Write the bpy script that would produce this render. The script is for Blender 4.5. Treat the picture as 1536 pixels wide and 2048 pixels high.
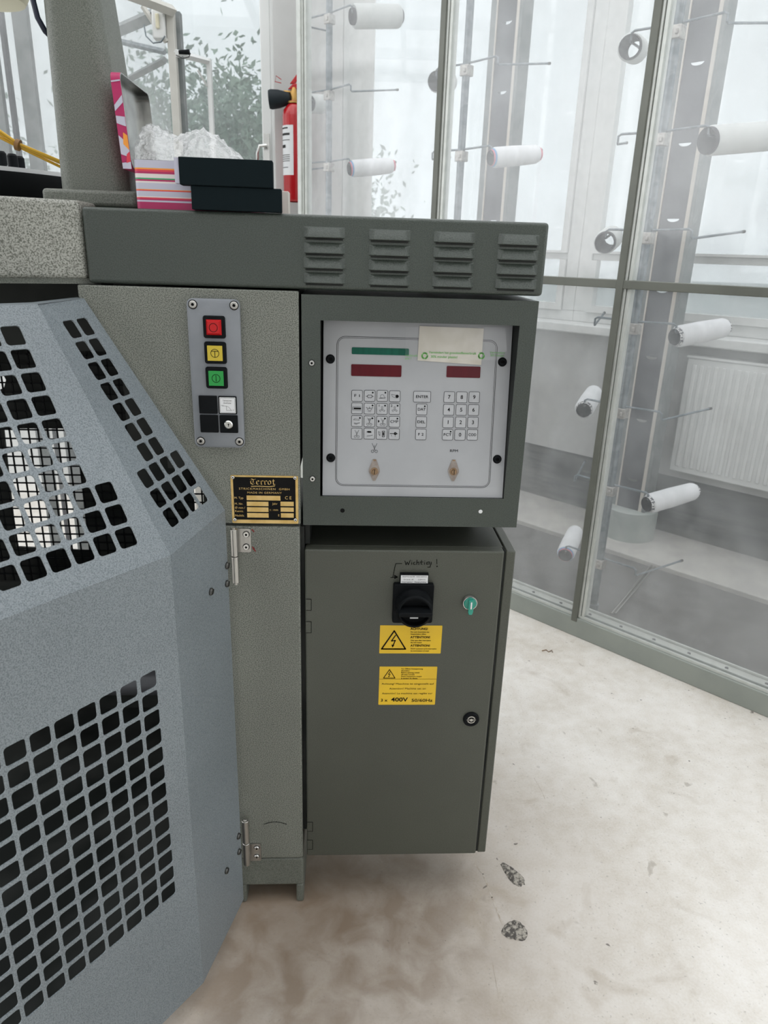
import bpy, math, random
import numpy as np
from mathutils import Vector, Matrix
R = math.radians
random.seed(7)
for o in list(bpy.data.objects): bpy.data.objects.remove(o)
S = bpy.context.scene; COL = S.collection

# ---------------------------------------------------------------- camera (fitted to the photograph's vanishing points)
FPX = 1429.0; CAM = np.array([0., -1.2, 1.365])
_p, _r, _y = R(19.93), R(-1.879), R(3.31)
_f = np.array([math.sin(_y)*math.cos(_p), math.cos(_y)*math.cos(_p), -math.sin(_p)])
_rt = np.array([math.cos(_y), -math.sin(_y), 0.]); _dn = np.cross(_f, _rt)
CM = np.array([_rt*math.cos(_r)+_dn*math.sin(_r), -_rt*math.sin(_r)+_dn*math.cos(_r), _f])
cd = bpy.data.cameras.new('camera'); cam = bpy.data.objects.new('camera', cd); COL.objects.link(cam)
cam.matrix_world = Matrix(((CM[0][0], -CM[1][0], -CM[2][0], CAM[0]), (CM[0][1], -CM[1][1], -CM[2][1], CAM[1]), (CM[0][2], -CM[1][2], -CM[2][2], CAM[2]), (0, 0, 0, 1)))
cd.sensor_fit = 'VERTICAL'; cd.sensor_height = 36; cd.lens = FPX/2048*36
cd.clip_start = .02; cd.clip_end = 200
cd.dof.use_dof = True; cd.dof.focus_distance = 1.35; cd.dof.aperture_fstop = 8.5
S.camera = cam
# ---------------------------------------------------------------- world, light, exposure
S.view_settings.view_transform = 'Standard'; S.view_settings.look = 'None'
S.view_settings.gamma = 1; S.view_settings.exposure = 1.0; S.view_settings.use_curve_mapping = False
W = bpy.data.worlds.new('overcast_sky'); S.world = W; W.use_nodes = True
wn = W.node_tree; wn.nodes.clear()
wo = wn.nodes.new('ShaderNodeOutputWorld'); wb = wn.nodes.new('ShaderNodeBackground')
wt = wn.nodes.new('ShaderNodeTexCoord'); wz = wn.nodes.new('ShaderNodeTexNoise'); wr = wn.nodes.new('ShaderNodeValToRGB')
wz.inputs['Scale'].default_value = 2.2; wz.inputs['Detail'].default_value = 4
wr.color_ramp.elements[0].position = .3; wr.color_ramp.elements[0].color = (.87, .90, .93, 1)
wr.color_ramp.elements[1].position = .7; wr.color_ramp.elements[1].color = (1, 1, 1, 1)
wn.links.new(wt.outputs['Generated'], wz.inputs['Vector']); wn.links.new(wz.outputs['Fac'], wr.inputs['Fac'])
wn.links.new(wr.outputs['Color'], wb.inputs['Color']); wb.inputs['Strength'].default_value = 1.15
wn.links.new(wb.outputs[0], wo.inputs[0])

# ---------------------------------------------------------------- pixel ray -> point on a real plane
def ray(px, py): return np.array([(px-768)/FPX, (py-1024)/FPX, 1.])@CM
def onp(px, py, P, n): d = ray(px, py); return CAM+d*(np.dot(np.array(P)-CAM, n)/np.dot(d, n))
def ony(px, py, Y=0.): return onp(px, py, (0, Y, 0), (0, 1, 0))
def onz(px, py, z=0.): return onp(px, py, (0, 0, z), (0, 0, 1))
class Pl:
    """a mounting plane: ex right, ey up, n outwards"""
    def __init__(s, o, ex, ey):
        s.o = np.array(o, float); s.ex = np.array(ex, float)/np.linalg.norm(ex); s.ey = np.array(ey, float)/np.linalg.norm(ey); s.n = np.cross(s.ex, s.ey)
        s.M = Matrix([[s.ex[i], s.ey[i], s.n[i], s.o[i]] for i in range(3)]+[[0, 0, 0, 1]])
    def uv(s, px, py):
        P = onp(px, py, s.o, s.n)-s.o; return (float(P@s.ex), float(P@s.ey))
    def at(s, u, v, h=0.): return Vector(s.o+s.ex*u+s.ey*v+s.n*h)
    def lift(s, h): return Pl(s.o+s.n*h, s.ex, s.ey)
FACE = Pl((0, 0, 0), (1, 0, 0), (0, 0, 1))

# ---------------------------------------------------------------- materials
def nod(nt, t, **k):
    n = nt.nodes.new(t)
    for a, b in k.items():
        if hasattr(n, a): setattr(n, a, b)
        else: n.inputs[a.replace('_', ' ')].default_value = b
    return n
def mat(name, col, rough=.5, metal=0., col2=None, nscale=8., bump=0., bscale=200., detail=3., spec=.5, emit=None, coat=0., lo=.4, hi=.6, btype='noise', stretch=None, trans=0.):
    m = bpy.data.materials.new(name); m.use_nodes = True; nt = m.node_tree; b = nt.nodes['Principled BSDF']
    b.inputs['Base Color'].default_value = (*col, 1); b.inputs['Roughness'].default_value = rough; b.inputs['Metallic'].default_value = metal
    b.inputs['Specular IOR Level'].default_value = spec; b.inputs['Coat Weight'].default_value = coat; b.inputs['Transmission Weight'].default_value = trans
    tc = nt.nodes.new('ShaderNodeTexCoord'); v = tc.outputs['Object']
    if stretch:
        mp = nt.nodes.new('ShaderNodeMapping'); mp.inputs['Scale'].default_value = stretch; nt.links.new(v, mp.inputs[0]); v = mp.outputs[0]
    if col2 is not None:
        n = nod(nt, 'ShaderNodeTexNoise', Scale=nscale, Detail=detail); nt.links.new(v, n.inputs['Vector'])
        cr = nt.nodes.new('ShaderNodeValToRGB'); e = cr.color_ramp.elements
        e[0].position = lo; e[0].color = (*col, 1); e[1].position = hi; e[1].color = (*col2, 1)
        nt.links.new(n.outputs['Fac'], cr.inputs['Fac']); nt.links.new(cr.outputs['Color'], b.inputs['Base Color'])
    if bump:
        n = nod(nt, 'ShaderNodeTexNoise', Scale=bscale, Detail=2.); nt.links.new(v, n.inputs['Vector'])
        bp = nod(nt, 'ShaderNodeBump', Strength=bump, Distance=.001); nt.links.new(n.outputs['Fac'], bp.inputs['Height']); nt.links.new(bp.outputs['Normal'], b.inputs['Normal'])
    if emit: b.inputs['Emission Color'].default_value = (*emit[0], 1); b.inputs['Emission Strength'].default_value = emit[1]
    return m
def hammer(name, c1, c2, scale=420., rough=.42, lo=.42, hi=.60, bump=.5, grime=None):
    m = mat(name, c1, rough, 0, c2, scale, bump, scale*.8, 1.5, lo=lo, hi=hi)
    nt = m.node_tree; b = nt.nodes['Principled BSDF']; src = b.inputs['Base Color'].links[0].from_socket
    tc = nt.nodes.new('ShaderNodeTexCoord'); n = nod(nt, 'ShaderNodeTexNoise', Scale=3.5, Detail=6.); nt.links.new(tc.outputs['Object'], n.inputs['Vector'])
    mr = nod(nt, 'ShaderNodeMapRange'); mr.inputs[1].default_value = .3; mr.inputs[2].default_value = .7; mr.inputs[3].default_value = .88; mr.inputs[4].default_value = 1.08
    nt.links.new(n.outputs['Fac'], mr.inputs[0])
    mx = nt.nodes.new('ShaderNodeVectorMath'); mx.operation = 'SCALE'; nt.links.new(src, mx.inputs[0]); nt.links.new(mr.outputs[0], mx.inputs['Scale'])
    nt.links.new(mx.outputs[0], b.inputs['Base Color']); return m
M = {}
M['ham_light'] = hammer('light_hammertone_paint', (.074, .082, .067), (.222, .232, .202), 600, .42, .36, .58, .8)
M['ham_ring_lit'] = hammer('coarse_hammertone_painted_lit', (.105, .11, .09), (.34, .345, .31), 430, .42, .36, .58, .8)  # coarser grain, and lightened: light falling on the ring is painted in
M['ham_cast'] = hammer('cast_hammertone_paint', (.082, .092, .076), (.150, .160, .137), 620, .45, .36, .60)
M['ham_dark'] = hammer('dark_green_hammertone', (.034, .043, .036), (.055, .067, .057), 620, .30, .34, .62, .55)
M['guard'] = hammer('blue_grey_structured_paint', (.125, .150, .165), (.222, .252, .270), 560, .42, .36, .58)
M['cab'] = hammer('cabinet_olive_paint', (.054, .058, .045), (.074, .079, .063), 700, .40, .34, .62, .28)
M['black'] = mat('black_plastic', (.005, .006, .007), .55, spec=.10, bump=.15, bscale=900)
M['black_card'] = mat('black_card', (.006, .011, .013), .8, spec=.08)
M['interior'] = mat('dark_machine_interior', (.010, .012, .011), .6, spec=.15, col2=(.03, .032, .03), nscale=5)
M['chrome'] = mat('polished_steel', (.62, .62, .60), .22, 1., bump=.1, bscale=300)
M['steel'] = mat('brushed_hinge_steel', (.50, .49, .46), .35, 1., col2=(.40, .39, .37), nscale=60, stretch=(1, 1, .1))
M['galv'] = mat('galvanised_steel', (.15, .18, .20), .36, .6, col2=(.24, .27, .29), nscale=45, bump=.1, bscale=80)
M['clamp'] = mat('cast_clamp_metal', (.50, .48, .45), .4, .7, col2=(.38, .36, .34), nscale=90)
M['screw_dark'] = mat('dark_zinc_screw', (.10, .10, .095), .35, .8)
M['box_grey'] = mat('grey_button_housing', (.20, .215, .235), .5, bump=.12, bscale=700, col2=(.215, .23, .25), nscale=30)
M['red'] = mat('red_button_cap', (.48, .010, .012), .4, spec=.3, emit=None)
M['yellow'] = mat('yellow_button_cap', (.55, .42, .045), .4, spec=.3)
M['green'] = mat('green_button_cap', (.025, .29, .06), .4, spec=.3)
M['ink'] = mat('black_print', (.010, .010, .010), .8, spec=.05)
M['ink_grey'] = mat('grey_print', (.05, .05, .05), .8, spec=.05)
M['marker'] = mat('black_felt_marker', (.005, .005, .005), .8, spec=.05)
M['ink_red'] = mat('red_marker', (.22, .01, .01), .6)
M['white_label'] = mat('white_label', (.72, .73, .74), .5)
M['panel'] = mat('light_grey_membrane_panel', (.35, .36, .375), .42, col2=(.38, .39, .405), nscale=9, detail=6)
M['key'] = mat('membrane_key', (.43, .44, .455), .4, col2=(.40, .41, .425), nscale=60)
M['disp_green'] = mat('green_display_window', (.004, .085, .055), .25, spec=.2, col2=(.006, .105, .068), nscale=150, stretch=(1, .02, .02))
M['disp_red'] = mat('dark_red_display_window', (.085, .005, .010), .25, spec=.2, col2=(.095, .006, .011), nscale=70, stretch=(1, .02, .02))
M['paper'] = mat('yellowed_paper', (.56, .53, .46), .8, col2=(.62, .59, .53), nscale=30)
M['leaf_ink'] = mat('pale_green_print', (.16, .46, .12), .6)
M['beige'] = mat('beige_plate', (.30, .265, .235), .5, col2=(.24, .20, .175), nscale=90)
M['brass_dark'] = mat('tarnished_brass', (.30, .20, .12), .35, .9)
M['gold'] = mat('gold_plate_metal', (.62, .42, .14), .42, .55, col2=(.70, .50, .20), nscale=60)
M['plate_black'] = mat('black_anodised_plate', (.006, .006, .006), .5, spec=.10)
M['sticker'] = mat('yellow_warning_sticker', (.78, .50, .015), .45, col2=(.72, .46, .02), nscale=12)
M['sel_green'] = mat('translucent_green_selector', (.0, .26, .19), .15, coat=.6)
M['alu'] = mat('grey_green_coated_aluminium', (.28, .305, .28), .38, .15, col2=(.31, .335, .305), nscale=6)
M['alu_shaded'] = mat('shaded_grey_green_profile', (.125, .132, .112), .4, .1, col2=(.15, .157, .135), nscale=6)  # aluminium darkened: shade of the backlit posts and mid rail painted in
M['alu_light'] = mat('light_aluminium_bead', (.55, .57, .54), .35, .3, col2=(.60, .62, .59), nscale=30)
M['yarn'] = mat('white_yarn_winding', (.80, .81, .83), .85, col2=(.74, .75, .77), nscale=25, bump=.35, bscale=900, stretch=(1, .15, .15))
M['yarn_grey'] = mat('pale_grey_yarn_winding', (.60, .62, .61), .85, bump=.3, bscale=900)
M['yarn_cream'] = mat('cream_yarn_winding', (.72, .68, .52), .85, bump=.3, bscale=900)
M['core'] = mat('dark_cardboard_core', (.022, .022, .03), .7, spec=.2, col2=(.05, .045, .05), nscale=70)
M['core_speck'] = mat('speckled_core_rim', (.10, .10, .12), .7, col2=(.75, .75, .74), nscale=170, detail=1., lo=.45, hi=.55)
M['rim_red'] = mat('pink_core_rim', (.62, .16, .22), .6)
M['rim_blue'] = mat('blue_core_rim', (.10, .33, .62), .6)
M['white_paint'] = mat('white_window_paint', (.74, .75, .74), .45, col2=(.70, .71, .70), nscale=4)
M['wall'] = mat('off_white_wall', (.50, .50, .49), .8, col2=(.55, .55, .54), nscale=3, bump=.2, bscale=60)
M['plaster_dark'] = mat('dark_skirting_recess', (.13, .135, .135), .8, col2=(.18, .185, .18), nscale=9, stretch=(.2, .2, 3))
M['plinth'] = mat('pale_concrete_plinth', (.50, .49, .46), .8, col2=(.44, .43, .41), nscale=8)
M['mat_floor'] = mat('dark_grey_floor_mat', (.115, .115, .112), .8, col2=(.14, .14, .137), nscale=14)
M['duct'] = mat('grey_sheet_steel', (.10, .103, .112), .4, .3, col2=(.14, .143, .155), nscale=4, detail=5)
M['duct_side'] = mat('dull_steel_flange', (.20, .22, .22), .5, .3, col2=(.25, .265, .265), nscale=20)
M['wood'] = mat('pale_wood_strip', (.58, .53, .47), .7, col2=(.64, .60, .55), nscale=20, stretch=(1, 1, .1))
M['ped'] = mat('pale_green_pedestal', (.34, .38, .36), .5, col2=(.39, .42, .40), nscale=9)
M['ceiling'] = mat('white_ceiling', (.75, .75, .75), .9, col2=(.78, .78, .78), nscale=2)
M['foliage'] = mat('tree_leaves', (.16, .25, .18), .7, col2=(.32, .42, .32), nscale=5)
M['bark'] = mat('tree_bark', (.16, .13, .10), .9, col2=(.10, .08, .06), nscale=12)
M['grass'] = mat('pale_paved_ground', (.42, .45, .44), .95, col2=(.48, .50, .49), nscale=1.5)
M['tin_metal'] = mat('tinplate_inside', (.42, .42, .40), .22, .95, col2=(.22, .22, .21), nscale=16)
M['magenta'] = mat('magenta_print', (.38, .012, .095), .4)
M['pinkred'] = mat('red_print', (.60, .035, .06), .4)
M['lilac'] = mat('lilac_print', (.46, .46, .55), .5)
M['tin_green'] = mat('green_print', (.02, .30, .12), .4)
M['orange'] = mat('orange_print', (.75, .28, .03), .4)
M['cream'] = mat('cream_print', (.66, .60, .58), .5)
M['ext_red'] = mat('extinguisher_red', (.44, .009, .014), .25, coat=.4)
M['horn'] = mat('black_horn', (.014, .020, .024), .5, spec=.2)
M['ext_brass'] = mat('valve_brass', (.50, .30, .10), .35, .9)
M['cable_navy'] = mat('navy_cable', (.006, .010, .028), .4)
M['tube_yellow'] = mat('yellow_pneumatic_tube', (.72, .42, .02), .25, coat=.4)
M['tie'] = mat('brown_cable_tie', (.22, .11, .03), .5)
M['creel_paint'] = mat('cream_machine_paint', (.50, .49, .45), .5, col2=(.55, .54, .50), nscale=8)
M['dirt'] = mat('crumbled_filler', (.085, .078, .07), .9, col2=(.40, .37, .32), nscale=150, detail=6, lo=.46, hi=.60, bump=.8, bscale=200)
M['stain'] = mat('brown_floor_stain', (.40, .34, .27), .7, col2=(.55, .50, .44), nscale=60)
M['film_tape'] = None

def clear(name, tint=(1, 1, 1), haze=.25, gloss=.06, hcol=(.86, .88, .89), streak=0., rough=.12, sscale=(1, 1, 1), hazevar=.1):
    """pane / film: transparent, partly milky, thin gloss; streaks are wrinkles of the film (bump and haze)"""
    m = bpy.data.materials.new(name); m.use_nodes = True; nt = m.node_tree; nt.nodes.clear(); L = nt.links.new
    o = nt.nodes.new('ShaderNodeOutputMaterial'); t = nt.nodes.new('ShaderNodeBsdfTransparent'); t.inputs[0].default_value = (*tint, 1)
    d = nt.nodes.new('ShaderNodeBsdfTranslucent'); d.inputs[0].default_value = (*hcol, 1); df = nt.nodes.new('ShaderNodeBsdfDiffuse'); df.inputs[0].default_value = (*hcol, 1)
    md = nt.nodes.new('ShaderNodeMixShader'); md.inputs[0].default_value = .35; L(d.outputs[0], md.inputs[1]); L(df.outputs[0], md.inputs[2])
    g = nt.nodes.new('ShaderNodeBsdfGlossy'); g.inputs['Roughness'].default_value = rough; g.inputs[0].default_value = (1, 1, 1, 1)
    tc = nt.nodes.new('ShaderNodeTexCoord'); mp = nt.nodes.new('ShaderNodeMapping'); mp.inputs['Scale'].default_value = sscale; L(tc.outputs['Object'], mp.inputs[0])
    n = nod(nt, 'ShaderNodeTexNoise', Scale=6., Detail=6.); L(mp.outputs[0], n.inputs['Vector'])
    mr = nod(nt, 'ShaderNodeMapRange'); mr.inputs[1].default_value = .35; mr.inputs[2].default_value = .68; mr.inputs[3].default_value = max(0, haze-hazevar); mr.inputs[4].default_value = haze+hazevar
    L(n.outputs['Fac'], mr.inputs[0])
    m1 = nt.nodes.new('ShaderNodeMixShader'); L(mr.outputs[0], m1.inputs[0]); L(t.outputs[0], m1.inputs[1]); L(md.outputs[0], m1.inputs[2])
    m2 = nt.nodes.new('ShaderNodeMixShader'); m2.inputs[0].default_value = gloss; L(m1.outputs[0], m2.inputs[1]); L(g.outputs[0], m2.inputs[2])
    if streak:
        bp = nod(nt, 'ShaderNodeBump', Strength=streak, Distance=.01); L(n.outputs['Fac'], bp.inputs['Height']); L(bp.outputs[0], g.inputs['Normal']); L(bp.outputs[0], df.inputs['Normal'])
    L(m2.outputs[0], o.inputs[0]); return m
M['pane'] = clear('hazy_plastic_pane', haze=.14, gloss=.05, streak=.15, sscale=(1.3, 1.3, 1.0), hazevar=.06)
M['glass'] = clear('window_glass', (.64, .665, .67), haze=.17, gloss=.05, rough=.02, hazevar=.03)
M['bag'] = clear('crinkled_clear_bag', haze=.34, gloss=.16, streak=1., rough=.18, sscale=(9, 9, 9), hazevar=.22)
M['film_tape'] = clear('clear_tape', haze=.035, gloss=.03, rough=.15, hazevar=.02)

# concrete floor
def floor_mat():
    m = bpy.data.materials.new('worn_concrete'); m.use_nodes = True; nt = m.node_tree; b = nt.nodes['Principled BSDF']; L = nt.links.new
    tc = nt.nodes.new('ShaderNodeTexCoord'); V = tc.outputs['Object']
    def ns(sc, de, dist=0.): n = nod(nt, 'ShaderNodeTexNoise', Scale=sc, Detail=de, Distortion=dist); L(V, n.inputs['Vector']); return n.outputs['Fac']
    def ramp(f, a, b_, ca, cb):
        r = nt.nodes.new('ShaderNodeValToRGB'); e = r.color_ramp.elements; e[0].position = a; e[0].color = (*ca, 1); e[1].position = b_; e[1].color = (*cb, 1); L(f, r.inputs[0]); return r.outputs[0]
    def mix(f, a, c, mode='MIX'):
        x = nt.nodes.new('ShaderNodeMix'); x.data_type = 'RGBA'; x.blend_type = mode
        if isinstance(f, float): x.inputs[0].default_value = f
        else: L(f, x.inputs[0])
        L(a, x.inputs[6])
        if isinstance(c, tuple): x.inputs[7].default_value = (*c, 1)
        else: L(c, x.inputs[7])
        return x.outputs[2]
    c = ramp(ns(3.2, 8, .4), .28, .64, (.655, .615, .56), (.80, .768, .724))
    c = mix(.26, c, ramp(ns(24, 9, .2), .33, .67, (.28, .265, .24), (.82, .80, .77)), 'OVERLAY')
    c = mix(.16, c, ramp(ns(190, 4, 0.), .35, .65, (.25, .24, .22), (.85, .84, .82)), 'OVERLAY')
    # rusty dirt swept around the machine foot
    sx = nt.nodes.new('ShaderNodeSeparateXYZ'); L(V, sx.inputs[0])
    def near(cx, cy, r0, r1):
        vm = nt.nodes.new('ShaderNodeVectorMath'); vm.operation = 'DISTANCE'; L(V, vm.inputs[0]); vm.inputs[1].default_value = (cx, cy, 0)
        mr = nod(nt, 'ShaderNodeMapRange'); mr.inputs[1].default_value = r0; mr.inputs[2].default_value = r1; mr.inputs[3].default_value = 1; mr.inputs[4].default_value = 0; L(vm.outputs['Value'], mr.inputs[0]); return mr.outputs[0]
    def mul(a, b_):
        x = nt.nodes.new('ShaderNodeMath'); x.operation = 'MULTIPLY'
        for i, q in enumerate((a, b_)):
            if isinstance(q, float): x.inputs[i].default_value = q
            else: L(q, x.inputs[i])
        return x.outputs[0]
    def fmap(f, a, b_):
        mr = nod(nt, 'ShaderNodeMapRange'); mr.inputs[1].default_value = a; mr.inputs[2].default_value = b_; L(f, mr.inputs[0]); return mr.outputs[0]
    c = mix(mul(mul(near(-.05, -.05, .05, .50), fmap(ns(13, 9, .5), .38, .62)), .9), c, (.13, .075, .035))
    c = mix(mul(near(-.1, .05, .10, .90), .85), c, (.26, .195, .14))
    c = mix(mul(fmap(ns(5, 9, 1.4), .60, .74), .45), c, (.34, .27, .19))
    c = mix(mul(fmap(ns(38, 2, .2), .735, .77), .8), c, (.10, .085, .07))
    c = mix(mul(fmap(ns(17, 3, .6), .70, .76), .5), c, (.30, .26, .21))
    c = mix(mul(fmap(ns(120, 4), .62, .74), .4), c, (.22, .20, .17))
    L(c, b.inputs['Base Color']); b.inputs['Roughness'].default_value = .55
    bp = nod(nt, 'ShaderNodeBump', Strength=.25, Distance=.002); L(ns(60, 6), bp.inputs['Height']); L(bp.outputs[0], b.inputs['Normal'])
    return m
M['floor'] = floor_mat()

# ---------------------------------------------------------------- mesh builder
OFF = {}
class MB:
    def __init__(s): s.v = []; s.f = []; s.m = []
    def add(s, v, f, T=None, mi=0):
        b = len(s.v)
        for p in v:
            p = Vector(p); s.v.append(T@p if T is not None else p)
        for q in f: s.f.append([i+b for i in q]); s.m.append(mi)
        return s
    def box(s, a, b, T=None, mi=0):
        x0, y0, z0 = a; x1, y1, z1 = b
        return s.add([(x0, y0, z0), (x1, y0, z0), (x1, y1, z0), (x0, y1, z0), (x0, y0, z1), (x1, y0, z1), (x1, y1, z1), (x0, y1, z1)],
                     [(0, 3, 2, 1), (4, 5, 6, 7), (0, 1, 5, 4), (1, 2, 6, 5), (2, 3, 7, 6), (3, 0, 4, 7)], T, mi)
    def prism(s, pts, z0, z1, T=None, mi=0, top_in=None):
        n = len(pts); t = top_in or pts
        v = [(p[0], p[1], z0) for p in pts]+[(p[0], p[1], z1) for p in t]
        return s.add(v, [tuple(range(n-1, -1, -1)), tuple(range(n, 2*n))]+[(i, (i+1) % n, n+(i+1) % n, n+i) for i in range(n)], T, mi)
    def flat(s, pts, z, T=None, mi=0): return s.add([(p[0], p[1], z) for p in pts], [tuple(range(len(pts)))], T, mi)
    def lathe(s, prof, T=None, n=24, mi=0, caps=True, ang=2*math.pi):
        """prof: list of (radius, z) around local Z"""
        v = []; f = []; k = len(prof)
        for i in range(n):
            a = ang*i/n; c, d = math.cos(a), math.sin(a)
            for r, z in prof: v.append((r*c, r*d, z))
        for i in range(n):
            j = (i+1) % n
            for q in range(k-1): f.append((i*k+q, j*k+q, j*k+q+1, i*k+q+1))
        if caps:
            if prof[0][0] > 1e-6: f.append(tuple(i*k for i in range(n-1, -1, -1)))
            if prof[-1][0] > 1e-6: f.append(tuple(i*k+k-1 for i in range(n)))
        return s.add(v, f, T, mi)
    def cyl(s, p0, p1, r, n=16, r2=None, mi=0, T=None):
        p0 = Vector(p0); p1 = Vector(p1); d = p1-p0; q = d.to_track_quat('Z', 'Y').to_matrix().to_4x4()
        X = Matrix.Translation(p0)@q
        return s.lathe([(r, 0), (r if r2 is None else r2, d.length)], X if T is None else T@X, n, mi)
    def tube(s, pts, r, n=8, mi=0, caps=True):
        pts = [Vector(p) for p in pts]; k = len(pts); v = []; f = []; up = None
        for i, p in enumerate(pts):
            d = (pts[min(i+1, k-1)]-pts[max(i-1, 0)]).normalized()
            if up is None: up = Vector((0, 0, 1)) if abs(d.z) < .9 else Vector((1, 0, 0))
            a = d.cross(up).normalized(); b = a.cross(d).normalized(); up = b
            rr = r[i] if isinstance(r, (list, tuple)) else r
            for j in range(n):
                t = 2*math.pi*j/n; v.append(p+a*rr*math.cos(t)+b*rr*math.sin(t))
        for i in range(k-1):
            for j in range(n): f.append((i*n+j, i*n+(j+1) % n, (i+1)*n+(j+1) % n, (i+1)*n+j))
        if caps: f += [tuple(range(n-1, -1, -1)), tuple(range((k-1)*n, k*n))]
        return s.add(v, f, None, mi)
    def ribbon(s, pts, w, z, T=None, mi=0):
        for (x0, y0), (x1, y1) in zip(pts, pts[1:]):
            dx, dy = x1-x0, y1-y0; l = math.hypot(dx, dy) or 1; nx, ny = -dy/l*w/2, dx/l*w/2; ex, ey = dx/l*w*.35, dy/l*w*.35
            s.flat([(x0-ex-nx, y0-ey-ny), (x1+ex-nx, y1+ey-ny), (x1+ex+nx, y1+ey+ny), (x0-ex+nx, y0-ey+ny)], z, T, mi)
        return s
    def ring(s, cx, cy, r0, r1, z, T=None, n=28, mi=0, a0=0., a1=2*math.pi):
        v = []; f = []; full = abs(a1-a0) > 6.28
        k = n if full else n+1
        for i in range(k):
            a = a0+(a1-a0)*i/n; v += [(cx+r0*math.cos(a), cy+r0*math.sin(a), z), (cx+r1*math.cos(a), cy+r1*math.sin(a), z)]
        for i in range(n if full else n):
            j = (i+1) % k; f.append((2*i, 2*i+1, 2*j+1, 2*j))
        return s.add(v, f, T, mi)
    def disc(s, cx, cy, r, z, T=None, n=20, mi=0): return s.flat([(cx+r*math.cos(2*math.pi*i/n), cy+r*math.sin(2*math.pi*i/n)) for i in range(n)], z, T, mi)
    def build(s, name, m, parent=None, loc=None, bevel=0., seg=2, smooth=35):
        me = bpy.data.meshes.new(name)
        off = OFF[parent.name] if parent else Vector(loc if loc is not None else (0, 0, 0))
        me.from_pydata([tuple(p-off) for p in s.v], [], s.f); me.validate(); me.update()
        for q in (m if isinstance(m, (list, tuple)) else [m]): me.materials.append(M[q] if isinstance(q, str) else q)
        if any(s.m): me.polygons.foreach_set('material_index', s.m[:len(me.polygons)])
        if smooth:
            me.shade_smooth(); me.set_sharp_from_angle(angle=R(smooth))
        o = bpy.data.objects.new(name, me); COL.objects.link(o)
        if parent: o.parent = parent
        else: o.location = off
        OFF[o.name] = off
        if bevel:
            b = o.modifiers.new('bevel', 'BEVEL'); b.width = bevel; b.segments = seg; b.limit_method = 'ANGLE'; b.angle_limit = R(40); b.harden_normals = False
        return o
def rrect(x0, y0, x1, y1, r, k=4):
    p = []
    for cx, cy, a in ((x1-r, y0+r, -90), (x1-r, y1-r, 0), (x0+r, y1-r, 90), (x0+r, y0+r, 180)):
        for i in range(k+1): t = R(a+90*i/k); p.append((cx+r*math.cos(t), cy+r*math.sin(t)))
    return p
def thing(name, label, cat, loc, group=None):
    o = bpy.data.objects.new(name, None); COL.objects.link(o); o.location = loc; o.empty_display_size = .05
    OFF[o.name] = Vector(loc); return tag(o, label, cat, group)
def tag(o, label, cat, group=None):
    o['label'] = label; o['category'] = cat
    if group: o['group'] = group
    return o
def struct(o): o['kind'] = 'structure'; return o
def plate(outer, holes, T, thick, mb, mi=0):
    """flat sheet with holes (2D curve fill), thickness behind the plane"""
    cu = bpy.data.curves.new('t', 'CURVE'); cu.dimensions = '2D'; cu.fill_mode = 'BOTH'; cu.extrude = thick/2
    for pl in [outer]+holes:
        sp = cu.splines.new('POLY'); sp.points.add(len(pl)-1)
        for i, p in enumerate(pl): sp.points[i].co = (p[0], p[1], 0, 1)
        sp.use_cyclic_u = True
    ob = bpy.data.objects.new('t', cu); me = bpy.data.meshes.new_from_object(ob)
    mb.add([(v.co.x, v.co.y, v.co.z-thick/2) for v in me.vertices], [tuple(p.vertices) for p in me.polygons], T, mi)
    bpy.data.objects.remove(ob); bpy.data.curves.remove(cu); bpy.data.meshes.remove(me); return mb
def text(mb, body, x, y, size, T, z=.0004, align='CENTER', width=None, bold=0., mi=0, shear=0., space=1.):
    cu = bpy.data.curves.new('t', 'FONT'); cu.body = body; cu.size = size; cu.align_x = align; cu.align_y = 'CENTER'; cu.resolution_u = 3
    cu.offset = bold*size; cu.shear = shear; cu.space_character = space
    ob = bpy.data.objects.new('t', cu); me = bpy.data.meshes.new_from_object(ob)
    xs = [v.co.x for v in me.vertices]; k = 1.
    if width and xs: k = width/(max(xs)-min(xs))
    sx = k; c = (max(xs)+min(xs))/2*k if (xs and align == 'CENTER') else 0
    mb.add([(x+v.co.x*sx-c, y+v.co.y, z) for v in me.vertices], [tuple(p.vertices) for p in me.polygons], T, mi)
    bpy.data.objects.remove(ob); bpy.data.curves.remove(cu); bpy.data.meshes.remove(me); return mb
def socket_screw(name, parent, P, u, v, r, h, m='chrome', kind='hex', h0=0.):
    mb = MB(); T = P.M@Matrix.Translation((u, v, h0)); n = 20
    mb.lathe([(r, 0), (r, h*.6), (r*.82, h), (r*.42, h), (r*.42, h*.35), (0, h*.35)], T, n, 0, False)
    mb.disc(0, 0, r*.44, h*.36, T, 6, 1); mb.ring(0, 0, r, r*1.16, .0002, T, 20, 1)
    o = mb.build(name, [m, 'ink'], parent); return o
def slot_screw(name, parent, P, u, v, r, h, m='chrome', ang=0., h0=0.):
    mb = MB(); T = P.M@Matrix.Translation((u, v, h0))@Matrix.Rotation(ang, 4, 'Z')
    mb.lathe([(r, 0), (r, h*.5), (r*.75, h*.9), (0, h)], T, 18, 0, False)
    mb.box((-r*.75, -r*.1, h*.80), (r*.75, r*.1, h*1.02), T, 1)
    return mb.build(name, [m, 'ink'], parent)

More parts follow.
